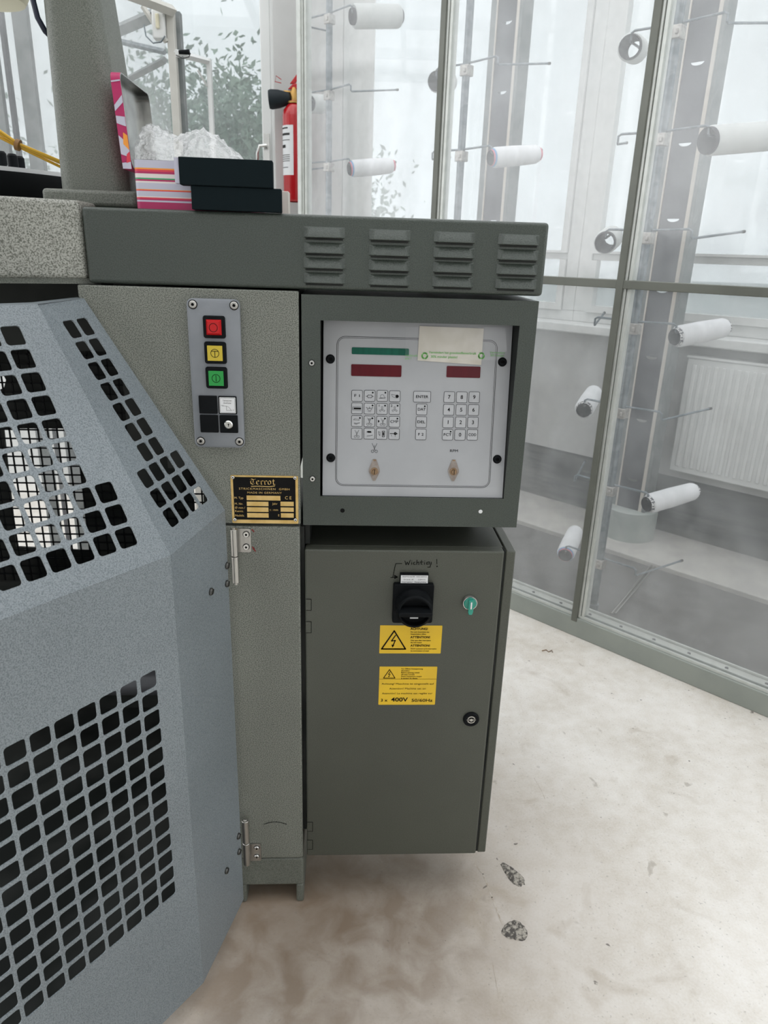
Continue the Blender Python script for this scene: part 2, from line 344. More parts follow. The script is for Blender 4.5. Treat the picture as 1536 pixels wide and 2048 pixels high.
# ================================================================= SETTING
# creel line frame: s along the glazed front, t away from the camera
P3 = np.array([.936, 1.302, 0.]); U = np.array([.6784, -.7347, 0.]); Wv = np.array([.7347, .6784, 0.]); K = np.array([0, 0, 1.])
CT = Matrix([[U[i], Wv[i], K[i], P3[i]] for i in range(3)]+[[0, 0, 0, 1]])       # local (s,t,z) -> world
TE0 = -.115        # the glazed front stands 115 mm before the line of poles
CE = CT@Matrix.Translation((0, TE0, 0))
def C(s, t, z): return P3+U*s+Wv*t+K*z
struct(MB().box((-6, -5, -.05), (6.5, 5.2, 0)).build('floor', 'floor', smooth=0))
cl = struct(MB().box((-6, -5, 3.6), (6.5, -1.9, 3.7)).build('ceiling', 'ceiling', smooth=0))
for i, x in enumerate(np.arange(-6, 6.6, 1.25)): MB().box((x-.04, -1.9, 3.6), (x+.04, 5.2, 3.7)).build('roof_beam', 'white_paint', cl)
for y in (-.6, .9, 2.4, 3.9): MB().box((-6, y-.03, 3.62), (6.5, y+.03, 3.68)).build('roof_purlin', 'white_paint', cl)
rw = MB(); rw.box((-6, -5.1, 0), (6.5, -5, 1.0)); rw.box((-6, -5.1, 3.0), (6.5, -5, 3.7))
for x in np.arange(-6, 6.6, 2.05): rw.box((x-.62, -5.1, 1.0), (x+.62, -5, 3.0))
struct(rw.build('wall_rear', 'wall', smooth=0))
g = MB().box((-40, -30, -.25), (40, 60, -.08)).build('ground', 'grass', smooth=0); struct(g)
# mat and plinth behind the glazing
struct(MB().box((-1.9, -.01, 0), (2.6, .72, .012), CT).build('trim_1', 'mat_floor', smooth=0))
struct(MB().box((-1.9, .72, 0), (2.6, 1.17, .035), CT).build('trim_2', 'plinth', bevel=.004))
# window wall behind the creel: recess, breast wall, sill, frames, glass
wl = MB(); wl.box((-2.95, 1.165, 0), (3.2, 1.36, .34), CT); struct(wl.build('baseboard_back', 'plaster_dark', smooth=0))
wl = MB(); wl.box((-2.95, 1.15, .34), (3.2, 1.36, 1.0), CT); struct(wl.build('wall_back', 'wall', smooth=0))
sl = MB(); sl.box((-2.95, 1.06, 1.0), (3.2, 1.38, 1.045), CT); struct(sl.build('trim_3', 'white_paint', bevel=.006))
wx = [-2.95, -.89, .95, 2.80]
for i in range(3):
    a, b = wx[i], wx[i+1]
    fr = MB(); f0, f1 = 1.22, 1.30
    fr.box((a, f0, 1.045), (b, f1, 1.10), CT); fr.box((a, f0, 3.50), (b, f1, 3.6), CT)
    fr.box((a, f0, 1.10), (a+.075, f1, 3.5), CT); fr.box((b-.075, f0, 1.10), (b, f1, 3.5), CT)
    fr.box((a+.055, f0+.01, 1.362), (b-.055, f1-.01, 1.395), CT)
    w = struct(fr.build('window_%d' % (i+1), 'white_paint', bevel=.004))
    ins = MB(); q = .035
    for z0, z1 in ((1.10, 1.362), (1.395, 3.5)):
        ins.box((a+.075, f0-.015, z0), (a+.075+q, f0+.03, z1), CT); ins.box((b-.075-q, f0-.015, z0), (b-.075, f0+.03, z1), CT)
        ins.box((a+.075+q, f0-.015, z0), (b-.075-q, f0+.03, z0+(q if z0 < 1.2 else .012)), CT)
    ins.build('sash', 'white_paint', w)
    for z0, z1 in ((1.095, 1.37), (1.385, 3.52)): MB().box((a+.05, 1.255, z0), (b-.05, 1.261, z1), CT).build('pane', 'glass', w)
# left glazed wall far behind (door, windows, outside)
XW = 3.05
pl_ = ony(546, 200, 2.9)
pil = MB().box((-.385, 2.9, 0), (-.04, 3.2, 3.6)); struct(pil.build('wall_pillar', 'wall', bevel=.004))
dr = MB()
dl = -.455
dr.box((dl, 2.98, 0), (-.405, 3.03, 3.6)); dr.box((-1.35, 2.98, 0), (dl, 3.03, .12)); dr.box((-1.40, 2.98, 0), (-1.35, 3.03, 3.6)); dr.box((-1.35, 2.98, 3.2), (dl, 3.03, 3.6))
dr = struct(dr.build('door_1', 'white_paint', bevel=.005))
MB().box((-1.35, 3.0, .12), (dl, 3.006, 3.2)).build('pane', 'glass', dr)
MB().box((-.404, 2.97, 0), (-.387, 3.04, 3.6)).build('door_frame', 'white_paint', dr)
hz = ony(528, 300, 2.95)
hd = MB(); hx, hzv = float(hz[0]), float(hz[2])
hd.tube([(hx-.03, 2.965, hzv-.16), (hx-.032, 2.93, hzv-.10), (hx-.032, 2.92, hzv-.02), (hx-.02, 2.92, hzv+.015), (hx+.012, 2.92, hzv+.018), (hx+.012, 2.985, hzv+.018)], .008, 10)
hd.box((hx-.002, 2.972, hzv-.05), (hx+.026, 2.98, hzv+.08)); hd.build('door_handle', 'chrome', dr)
for i, (x0, x1, pn) in enumerate(((-2.6, -1.42, 1), (-3.9, -2.6, 1), (-5.2, -3.9, 1))):
    q = MB(); q.box((x0, 2.98, 0), (x0+.05, 3.03, 3.6)); q.box((x1-.05, 2.98, 0), (x1, 3.03, 3.6)); q.box((x0+.05, 2.98, 0), (x1-.05, 3.03, .9)); q.box((x0+.05, 2.98, 3.2), (x1-.05, 3.03, 3.6)); q.box((x0+.05, 2.98, 1.40), (x1-.05, 3.03, 1.44))
    w = struct(q.build('window_%d' % (4+i), 'white_paint', bevel=.004)); MB().box((x0+.05, 3.0, .9), (x1-.05, 3.006, 3.2)).build('pane', 'glass', w)
q = MB().box((-.04, 2.98, 0), (.12, 3.05, 3.6)); struct(q.build('trim_4', 'white_paint', bevel=.004))

# ---------------------------------------------------------------- trees outside
def tree(name, label, c, h, r, n, seed, trunk=.12):
    rng = np.random.default_rng(seed); t = thing(name, label, 'tree', (c[0], c[1], -.08), 'trees outside the windows')
    tk = MB(); pts = [(c[0], c[1], -.08), (c[0]+.1, c[1], h*.35), (c[0]-.05, c[1]+.1, h*.7)]; tk.tube(pts, [trunk, trunk*.7, trunk*.3], 8)
    for i in range(9):
        a = rng.uniform(0, 6.28); z = rng.uniform(.25, .75)*h; e = (c[0]+math.cos(a)*r*.7, c[1]+math.sin(a)*r*.7, z+rng.uniform(.1, .3)*h); tk.tube([(c[0], c[1], z), e], [trunk*.3, trunk*.08], 5)
    tk.build('trunk', 'bark', t)
    V = []; F = []
    cl = rng.normal(size=(46, 3)); cl /= np.linalg.norm(cl, axis=1)[:, None]; cl *= rng.uniform(.3, 1, (46, 1)); cl = cl*[r, r, h*.46]+[c[0], c[1], h*.56]
    for i in range(n):
        p = cl[rng.integers(46)]+rng.normal(size=3)*r*.20; a = rng.normal(size=3); a /= np.linalg.norm(a); b = np.cross(a, rng.normal(size=3)); b /= np.linalg.norm(b); s = rng.uniform(.022, .055)
        k = len(V); V += [p-a*s, p+b*s*.45, p+a*s, p-b*s*.45]; F.append((k, k+1, k+2, k+3))
    lf = MB(); lf.v = [Vector(v) for v in V]; lf.f = F; lf.m = [0]*len(F)
    o = lf.build('foliage', 'foliage', t, smooth=0); o['kind'] = 'stuff'
tree('leafy_tree', 'dense leafy tree outside the glazed door left of the extinguisher', (-1.15, 6.4), 2.95, 1.35, 30000, 1)
tree('leafy_tree', 'taller leafy tree outside, further left behind the cast machine column', (-5.4, 8.8), 3.4, 1.6, 20000, 2)
tree('leafy_tree', 'faint leafy tree outside the windows at the upper right', (6.6, 5.4), 3.4, 1.3, 12000, 3)

# ================================================================= CREEL ENCLOSURE
enc = thing('glazed_enclosure', 'grey green aluminium enclosure glazed with hazy plastic panes at right', 'enclosure', tuple(C(0, 0, 0)))
SP = .815; posts = [-1.592, -.775, .04, .855, 1.67]
b = MB(); b.box((-1.60, 0, 0), (1.72, .040, .078), CE); b.build('base_rail', 'alu', enc, bevel=.003)
b = MB(); b.box((-1.60, .008, .078), (1.72, .018, .088), CE); b.box((-1.60, .026, .078), (1.72, .036, .092), CE); b.build('glazing_bead', 'alu_light', enc)
b = MB(); b.box((-1.60, .040, 0), (1.72, .125, .062), CE); b.box((-1.60, .062, .062), (1.72, .066, .070), CE); b.box((-1.60, .118, .062), (1.72, .125, .072), CE); b.build('floor_track', 'alu_light', enc, bevel=.002)
for s_ in np.arange(-1.5, 1.7, .13): MB().cyl(C(s_, .09+TE0, .062), C(s_, .09+TE0, .067), .006, 10).build('track_screw', 'duct', enc)
b = MB(); b.box((-1.60, 0, 1.279), (1.72, .04, 1.306), CE); b.build('mid_rail', 'alu_shaded', enc, bevel=.002)
b = MB(); b.box((-1.60, 0, 3.0), (1.72, .05, 3.06), CE); b.build('top_rail', 'alu', enc, bevel=.002)
for i, s_ in enumerate(posts):
    p = MB(); p.box((s_-.010, -.002, .062 if i else .0), (s_+.014, .045, 3.0), CE); po = p.build('post', 'alu_shaded' if i else 'alu_light', enc, bevel=.0015)
    q = MB(); q.box((s_+.0225, .016, .082), (s_+.0235, .04, 3.0), CE); q.build('dark_groove', 'interior', po)
    q = MB(); q.box((s_+.014, .006, .082), (s_+.022, .035, 3.0), CE); q.box((s_+.024, .012, .082), (s_+.036, .045, 3.0), CE); q.build('glazing_strip', 'alu_light', po, bevel=.001)
for i in range(4):
    a, c_ = posts[i]+.034, posts[i+1]-.010
    MB().box((a, .020, .084), (c_, .023, 1.279), CE).build('pane', 'pane', enc, smooth=0)
    MB().box((a, .020, 1.306), (c_, .023, 3.0), CE).build('pane', 'pane', enc, smooth=0)

# --- poles with clamps and bent spool holders
LV = [.25, .555, .857, 1.16, 1.46, 1.76, 2.06, 2.36, 2.66]
def arm_pts(s0, z, side):
    if side > 0: e = (.150, -.006, .004); dz = -.025; pin = (.088, .216, .031)
    else: e = (-.150, .0, .003); dz = -.027; pin = (-.075, .205, .033)
    a = [(s0, .10, z), (s0+e[0]*.93, .10+e[1], z+e[2]), (s0+e[0], .10+e[1], z+e[2]-.006), (s0+e[0], .10+e[1], z+dz+.005)]
    b0 = np.array([s0+e[0], .10+e[1], z+dz]); b1 = b0+np.array(pin)*1.0
    d = np.array(pin)/np.linalg.norm(pin)
    return [C(*q) for q in a]+[C(*(b0+d*.006)), C(*b1)], C(*b0), C(*b1)
POLES = {0: (-1.635, 'leftmost galvanised yarn pole, behind the first pane beside the extinguisher'), 1: (-.828, 'second galvanised yarn pole, beside the narrow double post above the vents'),
         2: (.008, 'third galvanised yarn pole, full height behind the tall right post'), 3: (.825, 'galvanised yarn pole at the right edge, holding the cut-off spool')}
for k, (s0, lab) in POLES.items():
    t = thing('yarn_pole', lab, 'pole', tuple(C(s0, .10, 0)), 'galvanised poles that carry the yarn spools')
    p = MB(); p.cyl(C(s0, .10, .02), C(s0, .10, 3.0), .0150, 20); p.build('pole', 'galv', t)
    f = MB(); f.cyl(C(s0, .10, .012), C(s0, .10, .05), .022, 18); f.build('foot_socket', 'galv', t)
    for z in LV:
        c = MB(); c.box((s0-.017, .080, z-.040), (s0+.021, .120, z-.002), CT); c.box((s0-.024, .088, z-.034), (s0-.014, .112, z-.006), CT); c.box((s0+.004, .074, z-.030), (s0+.014, .084, z-.014), CT)
        cl = c.build('clamp', 'clamp', t, bevel=.003)
        for sd in (1, -1):
            pts, b0, b1 = arm_pts(s0+.004*sd, z+.004, sd)
            a = MB(); a.tube(pts, .0040, 8); a.cyl(pts[-1]-(pts[-1]-pts[-2])*.05, pts[-1], .0052, 8, mi=1); a.build('arm', ['galv', 'screw_dark'], cl)
        s_ = MB(); s_.cyl(C(s0+.006, .10, z-.002), C(s0+.006, .10, z+.010), .007, 6); s_.build('wing_screw', 'screw_dark', cl)

# --- yarn spools (axis +X in their own frame, wide end first)
def spool_proto(name, kind):
    t = thing(name, 'yarn spool', 'spool', (0, 0, 0))
    RX = Matrix.Rotation(R(90), 4, 'Y')
    L_, r0, r1, rc = {'white': (.215, .037, .034, .026), 'speck': (.225, .037, .034, .026), 'big': (.23, .047, .046, .030), 'long': (.27, .044, .044, .038), 'grey': (.15, .042, .042, .034)}[kind]
    y = MB(); y.lathe([(rc, .012), (r0*.9, .010), (r0, .018), (r0*1.005, L_*.5), (r1, L_-.012), (r1*.9, L_-.002), (rc*.8, L_-.004)], RX, 40, caps=False)
    y.build('yarn', 'yarn_grey' if kind in ('grey', 'big', 'long') else 'yarn', t, smooth=50)
    c = MB(); c.lathe([(rc-.003, L_+.006), (rc*.86, L_+.008), (rc-.001, .0), (rc, -.004), (rc+.002, .0), (rc+.002, .012)], RX, 36, caps=False)
    c.lathe([(rc-.005, L_), (rc-.004, 0.001)], RX, 36, caps=False)
    c.build('core', 'core', t, smooth=50)
    e = MB(); e.lathe([(rc*.92, L_-.004), (rc*.92, L_+.010), (rc*.8, L_+.010), (rc*.8, L_-.002)], RX, 32, caps=False)
    if kind == 'white':
        r_ = MB(); r_.lathe([(rc+.0025, -.002), (rc+.0035, .004), (r0*.88, .011)], RX, 36, 0, False); r_.build('end_rim', 'rim_red', t); e.build('far_rim', 'rim_red', t)
        b_ = MB(); b_.lathe([(rc+.004, .0045), (r0*.885, .0112), (r0*.93, .0115)], RX, 36, 0, False); b_.build('blue_band', 'rim_blue', t)
    elif kind == 'speck':
        r_ = MB(); r_.lathe([(rc+.0025, -.002), (rc+.004, .004), (r0*.88, .011)], RX, 36, 0, False); r_.build('end_rim', 'core_speck', t); e.build('far_rim', 'core_speck', t)
    else: e.build('far_rim', 'core', t)
    return t
protos = {k: spool_proto('yarn_spool', k) for k in ('white', 'speck', 'big', 'grey', 'long')}; used = set()
def put_spool(kind, pole, lv, side, label, shift=.0, drop=.014):
    src = protos[kind]
    if kind not in used: r_ = src; used.add(kind)
    else:
        r_ = src.copy(); COL.objects.link(r_)
        for ch in list(src.children): c = ch.copy(); COL.objects.link(c); c.parent = r_
    _, b0, b1 = arm_pts(POLES[pole][0]+.004*side, LV[lv]+.004, side); d = Vector(b1-b0).normalized()
    x = d; y = Vector((0, 0, 1)).cross(x).normalized(); z = x.cross(y); p = Vector(b0)+d*shift-Vector((0, 0, drop))
    r_.matrix_world = Matrix(((x[0], y[0], z[0], p[0]), (x[1], y[1], z[1], p[1]), (x[2], y[2], z[2], p[2]), (0, 0, 0, 1)))
    tag(r_, label, 'spool')
    r_['group'] = 'yarn spools in the glazed enclosure'
put_spool('white', 0, 5, 1, 'white spool with pink and blue rims on the leftmost pole, just above the housing')
put_spool('big', 0, 7, 1, 'large grey yarn spool at the top of the leftmost pole')
put_spool('grey', 0, 6, -1, 'pale spool partly hidden behind the first post, left of the leftmost pole')
put_spool('white', 1, 5, 1, 'white spool with pink and blue rim on the second pole, above the louvres')
put_spool('grey', 1, 6, -1, 'dark-ended grey spool seen through the narrow double post')
put_spool('white', 1, 3, 1, 'white spool peeping out behind the upper right corner of the console')
put_spool('white', 1, 1, 1, 'blurred white spool at the right edge of the lower console, low behind the pane')
put_spool('grey', 2, 6, -1, 'open grey tube spool on the upper left arm of the third pole')
put_spool('grey', 2, 4, -1, 'end-on grey tube spool left of the tall post, above the mid rail')
put_spool('long', 2, 5, 1, 'large grey spool cut by the right picture edge, upper right arm')
put_spool('speck', 2, 3, 1, 'white spool with speckled rim, right arm just below the mid rail')
put_spool('speck', 2, 1, 1, 'white spool with speckled rim, low on the right of the third pole')
put_spool('speck', 2, 2, -1, 'white spool with dark ball-like end left of the tall post')
put_spool('white', 2, 0, -1, 'lowest white spool with pink rim, left of the tall post')
put_spool('white', 3, 1, -1, 'white spool cut by the right picture edge, near the floor')

# --- steel uprights with half-moon slots, on round pedestals
def halfmoon(cx, cy, w, h, k=10): return [(cx-w/2, cy), (cx+w/2, cy)]+[(cx+w/2*math.cos(math.pi*i/k), cy-h*math.sin(math.pi*i/k)) for i in range(1, k)]
def upright(s0, label, t0=.93, ped=True):
    base = C(s0, t0+.05, 0); t = thing('slotted_upright', label, 'column', tuple(base), 'slotted steel uprights between creel and windows')
    P = Pl(C(s0, t0, 0), U, K); hw = .058
    a = MB(); plate([(-hw, .19), (hw, .19), (hw, 3.55), (-hw, 3.55)], [halfmoon(.002, z, .056, .013) for z in np.arange(.345, 3.4, .3)], P.M, .003, a); a.build('slotted_plate', 'duct', t, smooth=0)
    s_ = MB(); s_.box((hw, .19, -.004), (hw+.018, 3.55, .006), P.M); s_.box((-hw-.006, .19, -.004), (-hw, 3.55, .006), P.M); s_.build('wood_strip', 'wood', t)
    f = MB(); f.box((hw+.018, .19, -.08), (hw+.036, 3.55, .01), P.M); f.box((-hw-.045, .19, -.08), (-hw-.006, 3.55, .0), P.M); f.build('side_flange', 'duct_side', t, bevel=.002)
    if ped:
        c = MB(); c.lathe([(.128, 0.035), (.128, .185), (.120, .19), (0, .19)], Matrix.Translation(tuple(base)), 40, 0, False); c.build('pedestal', 'ped', t)
upright(-.285, 'broad slotted steel upright on a round pedestal behind the third pole')
upright(-1.27, 'slotted steel upright with white half-moon slots above the right-hand louvres')
# braces on the mat
br = thing('floor_brace', 'pair of bright metal bars lying across the dark floor mat', 'bar', tuple(C(.25, .3, .012)))
for d_ in (0, .03):
    q = MB(); a = onz(1222+d_*260, 1228, .018); b_ = onz(1305+d_*300, 1130, .018); q.tube([a, b_], .006, 8); q.build('bar', 'chrome', br)

# radiator
rad = thing('radiator', 'white ribbed panel radiator below the window sill at right', 'radiator', tuple(C(.6, 1.12, .38)))
q = MB(); rs0 = -.17; rs1 = 1.35
q.box((rs0, 1.075, .39), (rs1, 1.14, .945), CT); q.build('panel', 'white_paint', rad, bevel=.006)
for k in range(44):
    a = rs0+.03+k*.034
    if a > rs1-.03: break
    MB().box((a, 1.069, .42), (a+.018, 1.076, .915), CT).build('rib', 'white_paint', rad, bevel=.003)
q = MB(); q.box((rs0-.004, 1.07, .945), (rs1, 1.145, .955), CT); q.build('top_grille', 'white_paint', rad)
for k in range(40):
    if rs0+.02+k*.037 < rs1: pass
# rail post of the window bench at far right
q = MB(); q.box((.93, 1.02, .20), (1.0, 1.06, .9), CT)

# ================================================================= KNITTING MACHINE FRAME
mach = thing('knitting_machine', 'grey green hammertone circular knitting machine frame with cast column', 'machine', (-.5, .3, 0))
T_ = FACE.M
u = MB()
A_ = FACE.uv
fr_tl = (-.409, 1.303); up = [(-.079, .9035), (-.079, 1.303), (-.409, 1.303), (-.426, 1.303), (-.426, 1.285), (-.221, .940), (-.221, .9035)]
up = up[::-1]
u.prism([(x, z) for x, z in up][::-1], -.012, 0, T_)
u.build('upper_frame_panel', 'ham_light', mach, bevel=.002)
u = MB().box((-.232, .1325, -.30), (-.081, .8985, 0), T_); u.build('lower_frame_panel', 'ham_light', mach, bevel=.0035)
u = MB(); u.box((-.24, .052, -.26), (-.081, .128, -.004), T_); u.box((-.24, 0, -.26), (-.206, .052, -.006), T_); u.box((-.097, 0, -.26), (-.081, .052, -.006), T_); u.box((-.206, .035, -.06), (-.097, .052, -.05), T_)
u.build('cast_foot', 'ham_cast', mach, bevel=.006, seg=3)
u = MB().box((-.081, .20, -.12), (-.0735, .895, -.012), T_); u.build('mounting_rail', 'interior', mach)
u = MB().box((-.0725, .858, -.16), (-.064, .9, -.02), T_); u.build('bracket', 'interior', mach)
u = MB().box((-.0725, .2165, .5), (.275, .2245, .899)); u.build('light_block_plate', 'interior', mach)  # added plate, blocks light from behind so the cabinet top stays dark
# scratch and red marks on lower panel
u = MB(); pts = [A_(528+i*5.0, 1648-4.5*math.sin(math.pi*i/9)) for i in range(10)]; u.ribbon(pts, .0016, .0006, T_); u.build('scratch', 'interior', mach)
u = MB()
for px, py in ((506, 1061), (507, 1096), (509, 1100)): u.ribbon([A_(px-2, py-2), A_(px+2, py+2)], .002, .0006, T_)
u.build('red_mark', 'ink_red', mach)
# ring bed (octagon-like) left of the housing
def dirv(a): return Vector((math.sin(R(a)), math.cos(R(a)), 0))
r0 = Vector((-.411, .008, 0)); r1 = r0-dirv(62)*.33; r2 = r1-dirv(95)*.42; r3 = r2-dirv(128)*.4
inn = [(-1.45, .45), (-1.0, .30), (-.75, .32), (-.411, .62)]
ring = [tuple(r0[:2]), tuple(r1[:2]), tuple(r2[:2]), tuple(r3[:2])]+inn
u = MB(); u.prism(ring[::-1], 1.312, 1.426); u.build('ring_bed', 'ham_ring_lit', mach, bevel=.006, seg=3)
ins = [(x+.006*(1 if i < 4 else 0), y+.010) for i, (x, y) in enumerate(ring)]
u = MB(); u.prism(ins[::-1], 1.304, 1.3125); u.build('ring_lip', 'ham_cast', mach)
# under-ring dark body, interior walls, far mesh window
u = MB(); u.box((-1.6, .22, 1.17), (-.46, 1.0, 1.302)); u.build('cam_drum', 'interior', mach)
bk = Pl((0, 1.0, 0), (1, 0, 0), (0, 0, 1))
def hole(pl): return [bk.uv(*p) for p in pl]
h1 = hole([(6, 857), (150, 857), (178, 1102), (32, 1094)]); h2 = hole([(386, 972), (415, 972), (420, 1040), (390, 1040)])
u = MB(); plate([(-1.9, .12), (-.30, .12), (-.30, 1.302), (-1.9, 1.302)], [h1, h2, hole([(-20, 700), (12, 760), (8, 775), (-20, 790)])], bk.M, .01, u); u.build('rear_guard_panel', 'interior', mach, smooth=0)
wm = MB(); x0, x1 = h1[0][0]-.05, h1[2][0]+.03; zz0 = h1[3][1]-.02; zz1 = h1[0][1]+.02
k = 0
for x in np.arange(-1.2, -.38, .0285): wm.box((x, .28, .012), (x+.0042, 1.1, .016), bk.M)
for z in np.arange(.28, 1.1, .0285): wm.box((-1.2, z, .012), (-.38, z+.0042, .016), bk.M)
wm.build('wire_mesh', 'black', mach, smooth=0)
# inner parts seen through the guard
u = MB(); u.prism([(-1.15, .10), (-.50, .10), (-.50, .34), (-.74, .50), (-1.15, .50)][::1], -.60, -.59, T_); u.build('side_plate', 'interior', mach)
u = MB(); u.cyl((-1.35, .50, .42), (-.33, .50, .42), .055, 24); u.cyl((-1.35, .42, .30), (-.33, .42, .30), .035, 20); u.build('take_up_roller', 'duct', mach)
u = MB(); u.box((-1.7, -.32, .02), (-.40, .99, .05)); u.box((-.40, -.16, .02), (-.30, .99, .05)); u.box((-.30, .02, .02), (-.25, .99, .05)); u.build('base_tray', 'interior', mach)
u = MB(); u.box((-.31, .30, .10), (-.24, .99, 1.302)); u.build('rear_leg', 'interior', mach)
u = MB(); u.box((-.40, .10, .93), (-.31, .99, 1.302)); u.build('gusset', 'interior', mach)
u = MB(); u.box((-.31, .015, 1.0), (-.081, .44, 1.303)); u.build('light_leak_filler', 'interior', mach)  # added box, stops light leaking between housing and frame panel
# cast column on the ring
def colsec(z):
    t_ = (z-1.44)/(1.71-1.44)
    xl = -.476+.004*t_; xr = -.362-.024*t_; y0 = .10; y1 = .245-.01*t_
    return [(x, y, z) for x, y in rrect(xl, y0, xr, y1, .026, 6)]
u = MB(); zs = [1.442, 1.55, 1.7, 1.9, 2.25]; v = []; f = []
for z in zs: v += colsec(z)
n_ = len(v)//len(zs)
for i in range(len(zs)-1):
    for j in range(n_): f.append((i*n_+j, i*n_+(j+1) % n_, i*n_+n_+(j+1) % n_, i*n_+n_+j))
f += [tuple(range(n_))[::-1], tuple(range(len(v)-n_, len(v)))]
u.add(v, f); o = u.build('cast_column', 'ham_cast', mach, smooth=40)
u = MB(); u.prism([(-.492, .078), (-.345, .078), (-.335, .10), (-.335, .28), (-.52, .28), (-.50, .10)], 1.421, 1.446); u.build('column_flange', 'ham_cast', mach, bevel=.006, seg=3)
u = MB(); u.tube([(-.485, .16, 1.446), (-.474, .15, 1.6), (-.468, .15, 1.8), (-.46, .15, 2.1)], .004, 8); u.build('cable', 'galv', mach)
# nameplate
PB = (461, 950); PE = (597, 1047)
x0, y1 = A_(*PB); x1, y0 = A_(*PE)
u = MB(); u.prism(rrect(x0, y0, x1, y1, .002), 0, .0015, T_); npl = u.build('nameplate', 'gold', mach)
def zn(x, y): return A_(360+x/3.304, 580+y/3.304)
u = MB(); a = zn(350, 1233); c_ = zn(766, 1519); u.prism(rrect(a[0], c_[1], c_[0], a[1], .0015), .0015, .0019, T_); u.build('black_field', 'plate_black', npl)
u = MB(); H = .0022
def zt(s, x, y, size, **k): X, Y = zn(x, y); text(u, s, X, Y, size, T_, H, **k)
def nib(pts, X, Y, k, w=.0016, a=38):
    nx_, ny_ = math.cos(R(a))*w/2, math.sin(R(a))*w/2
    for (x0, y0), (x1, y1) in zip(pts, pts[1:]):
        x0, y0, x1, y1 = X+x0*k, Y+y0*k, X+x1*k, Y+y1*k; q = [(x0-nx_, y0-ny_), (x1-nx_, y1-ny_), (x1+nx_, y1+ny_), (x0+nx_, y0+ny_)]
        ar = sum(q[i][0]*q[(i+1) % 4][1]-q[(i+1) % 4][0]*q[i][1] for i in range(4)); u.flat(q if ar > 0 else q[::-1], H, T_)
GL = {'T': [[(-.1, .85), (.2, 1.05), (.6, .88), (1.0, 1.02)], [(.3, .85), (.05, .55), (.12, .15), (.5, -.02), (.85, .18)], [(.55, .8), (.52, .3)]], 'e': [[(.1, .6), (.1, .15), (.35, 0), (.6, .15)], [(.1, .6), (.35, .75), (.6, .6), (.15, .35)]],
      'r': [[(.15, .7), (.15, .05), (.3, 0)], [(.15, .58), (.4, .75), (.55, .62)]], 'o': [[(.1, .6), (.1, .15), (.35, 0), (.6, .15), (.6, .6), (.35, .75), (.1, .6)]], 't': [[(.25, 1), (.25, .1), (.45, 0), (.62, .1)], [(.05, .7), (.5, .74)]]}
gx, gy = zn(466, 1281)
for ch, ad in zip('Terrot', (1.05, .8, .66, .66, .82, .7)):
    for st_ in GL[ch]: nib(st_, gx, gy, .0094)
    gx += ad*.0094
nib([(0, -.35), (1.5, -.3), (3.4, -.36), (4.4, -.2), (4.5, .1)], zn(470, 1283)[0], zn(470, 1283)[1], .0094, .0013, 80)
zt('STRICKMASCHINEN  GMBH', 558, 1313, .0052, width=.088, space=1.2); zt('MADE IN GERMANY', 560, 1338, .0050, width=.060, space=1.1)
for s_, x, y in (('M. Typ', 360, 1371), ('M. Nr.', 362, 1410), ('\u00d8 mm /', 364, 1436), ('Kennz.', 364, 1458), ('Nadelz.', 364, 1487), ('Jahr', 612, 1410), ('t : mm', 594, 1450), ('E', 648, 1487)): zt(s_, x, y, .0056, align='LEFT')
zt('C E', 716, 1372, .0080)
for a, b_, c2, d_ in ((442, 1358, 664, 1386), (443, 1397, 585, 1424), (665, 1397, 752, 1425), (445, 1434, 585, 1462), (666, 1435, 752, 1462), (446, 1472, 586, 1500), (668, 1473, 752, 1501)):
    p = zn(a, d_); q = zn(c2, b_); u.flat([p, (q[0], p[1]), q, (p[0], q[1])], H, T_)
u.build('lettering', 'gold', npl, smooth=0)
for x, y in ((350, 1237), (760, 1241), (364, 1515), (763, 1517)): X, Y = zn(x, y); socket_screw('rivet', npl, FACE, X, Y, .0028, .0012, h0=.0018)

# needle dial, tubes, knobs at the left edge
dial = thing('dial_plate', 'black round dial with white plate on top at the left edge', 'dial', (-.86, .52, 1.426))
Z_ = Matrix.Translation((-.86, .52, 0))
u = MB(); u.lathe([(.33, 1.427), (.345, 1.445), (.352, 1.478), (.350, 1.484), (0, 1.484)], Z_, 72, 0, False); u.build('rim', 'black', dial)
u = MB(); u.lathe([(.343, 1.4845), (.343, 1.492), (0, 1.492)], Z_, 72, 0, False); u.build('white_plate', 'white_label', dial)
for px, py, Y in ((4, 326, .42), (27, 333, .46), (41, 339, .50)):
    P_ = ony(px, py, Y); kn = MB(); z0 = 1.492; X_ = float(P_[0])
    kn.cyl((X_, Y, z0), (X_, Y, z0+.012), .004, 10, mi=1); kn.lathe([(.007, z0+.012), (.010, z0+.016), (.010, z0+.036), (.007, z0+.04), (0, z0+.04)], Matrix.Translation((X_, Y, 0)), 14, 0, False)
    kn.build('knob', ['black', 'steel'], dial)
tbs = thing('yellow_tubes', 'bundle of three yellow air tubes tied together left of the column', 'tubes', tuple(ony(40, 292, .16)))
for i, (y0_, ym, y1_) in enumerate(((262, 287, 322), (268, 290, 325), (275, 293, 333))):
    a = ony(-60, y0_-18, .10+.004*i); b_ = ony(0, y0_, .12+.004*i); m_ = ony(36, ym, .14+.003*i); c_ = ony(124, y1_+2, .165+.004*i); MB().tube([a, b_, m_, c_], .0024, 10).build('tube', 'tube_yellow', tbs, smooth=60)
p = ony(36, 290, .14); q = MB(); q.cyl(Vector(p)-Vector((.003, 0, -.001)), Vector(p)+Vector((.003, 0, -.001)), .009, 14); q.build('cable_tie', 'tie', tbs)
cb = MB(); cb.tube([ony(62, -60, .12), ony(66, 0, .12), ony(75, 35, .12), ony(90, 62, .125), ony(110, 82, .14)], .0042, 10)
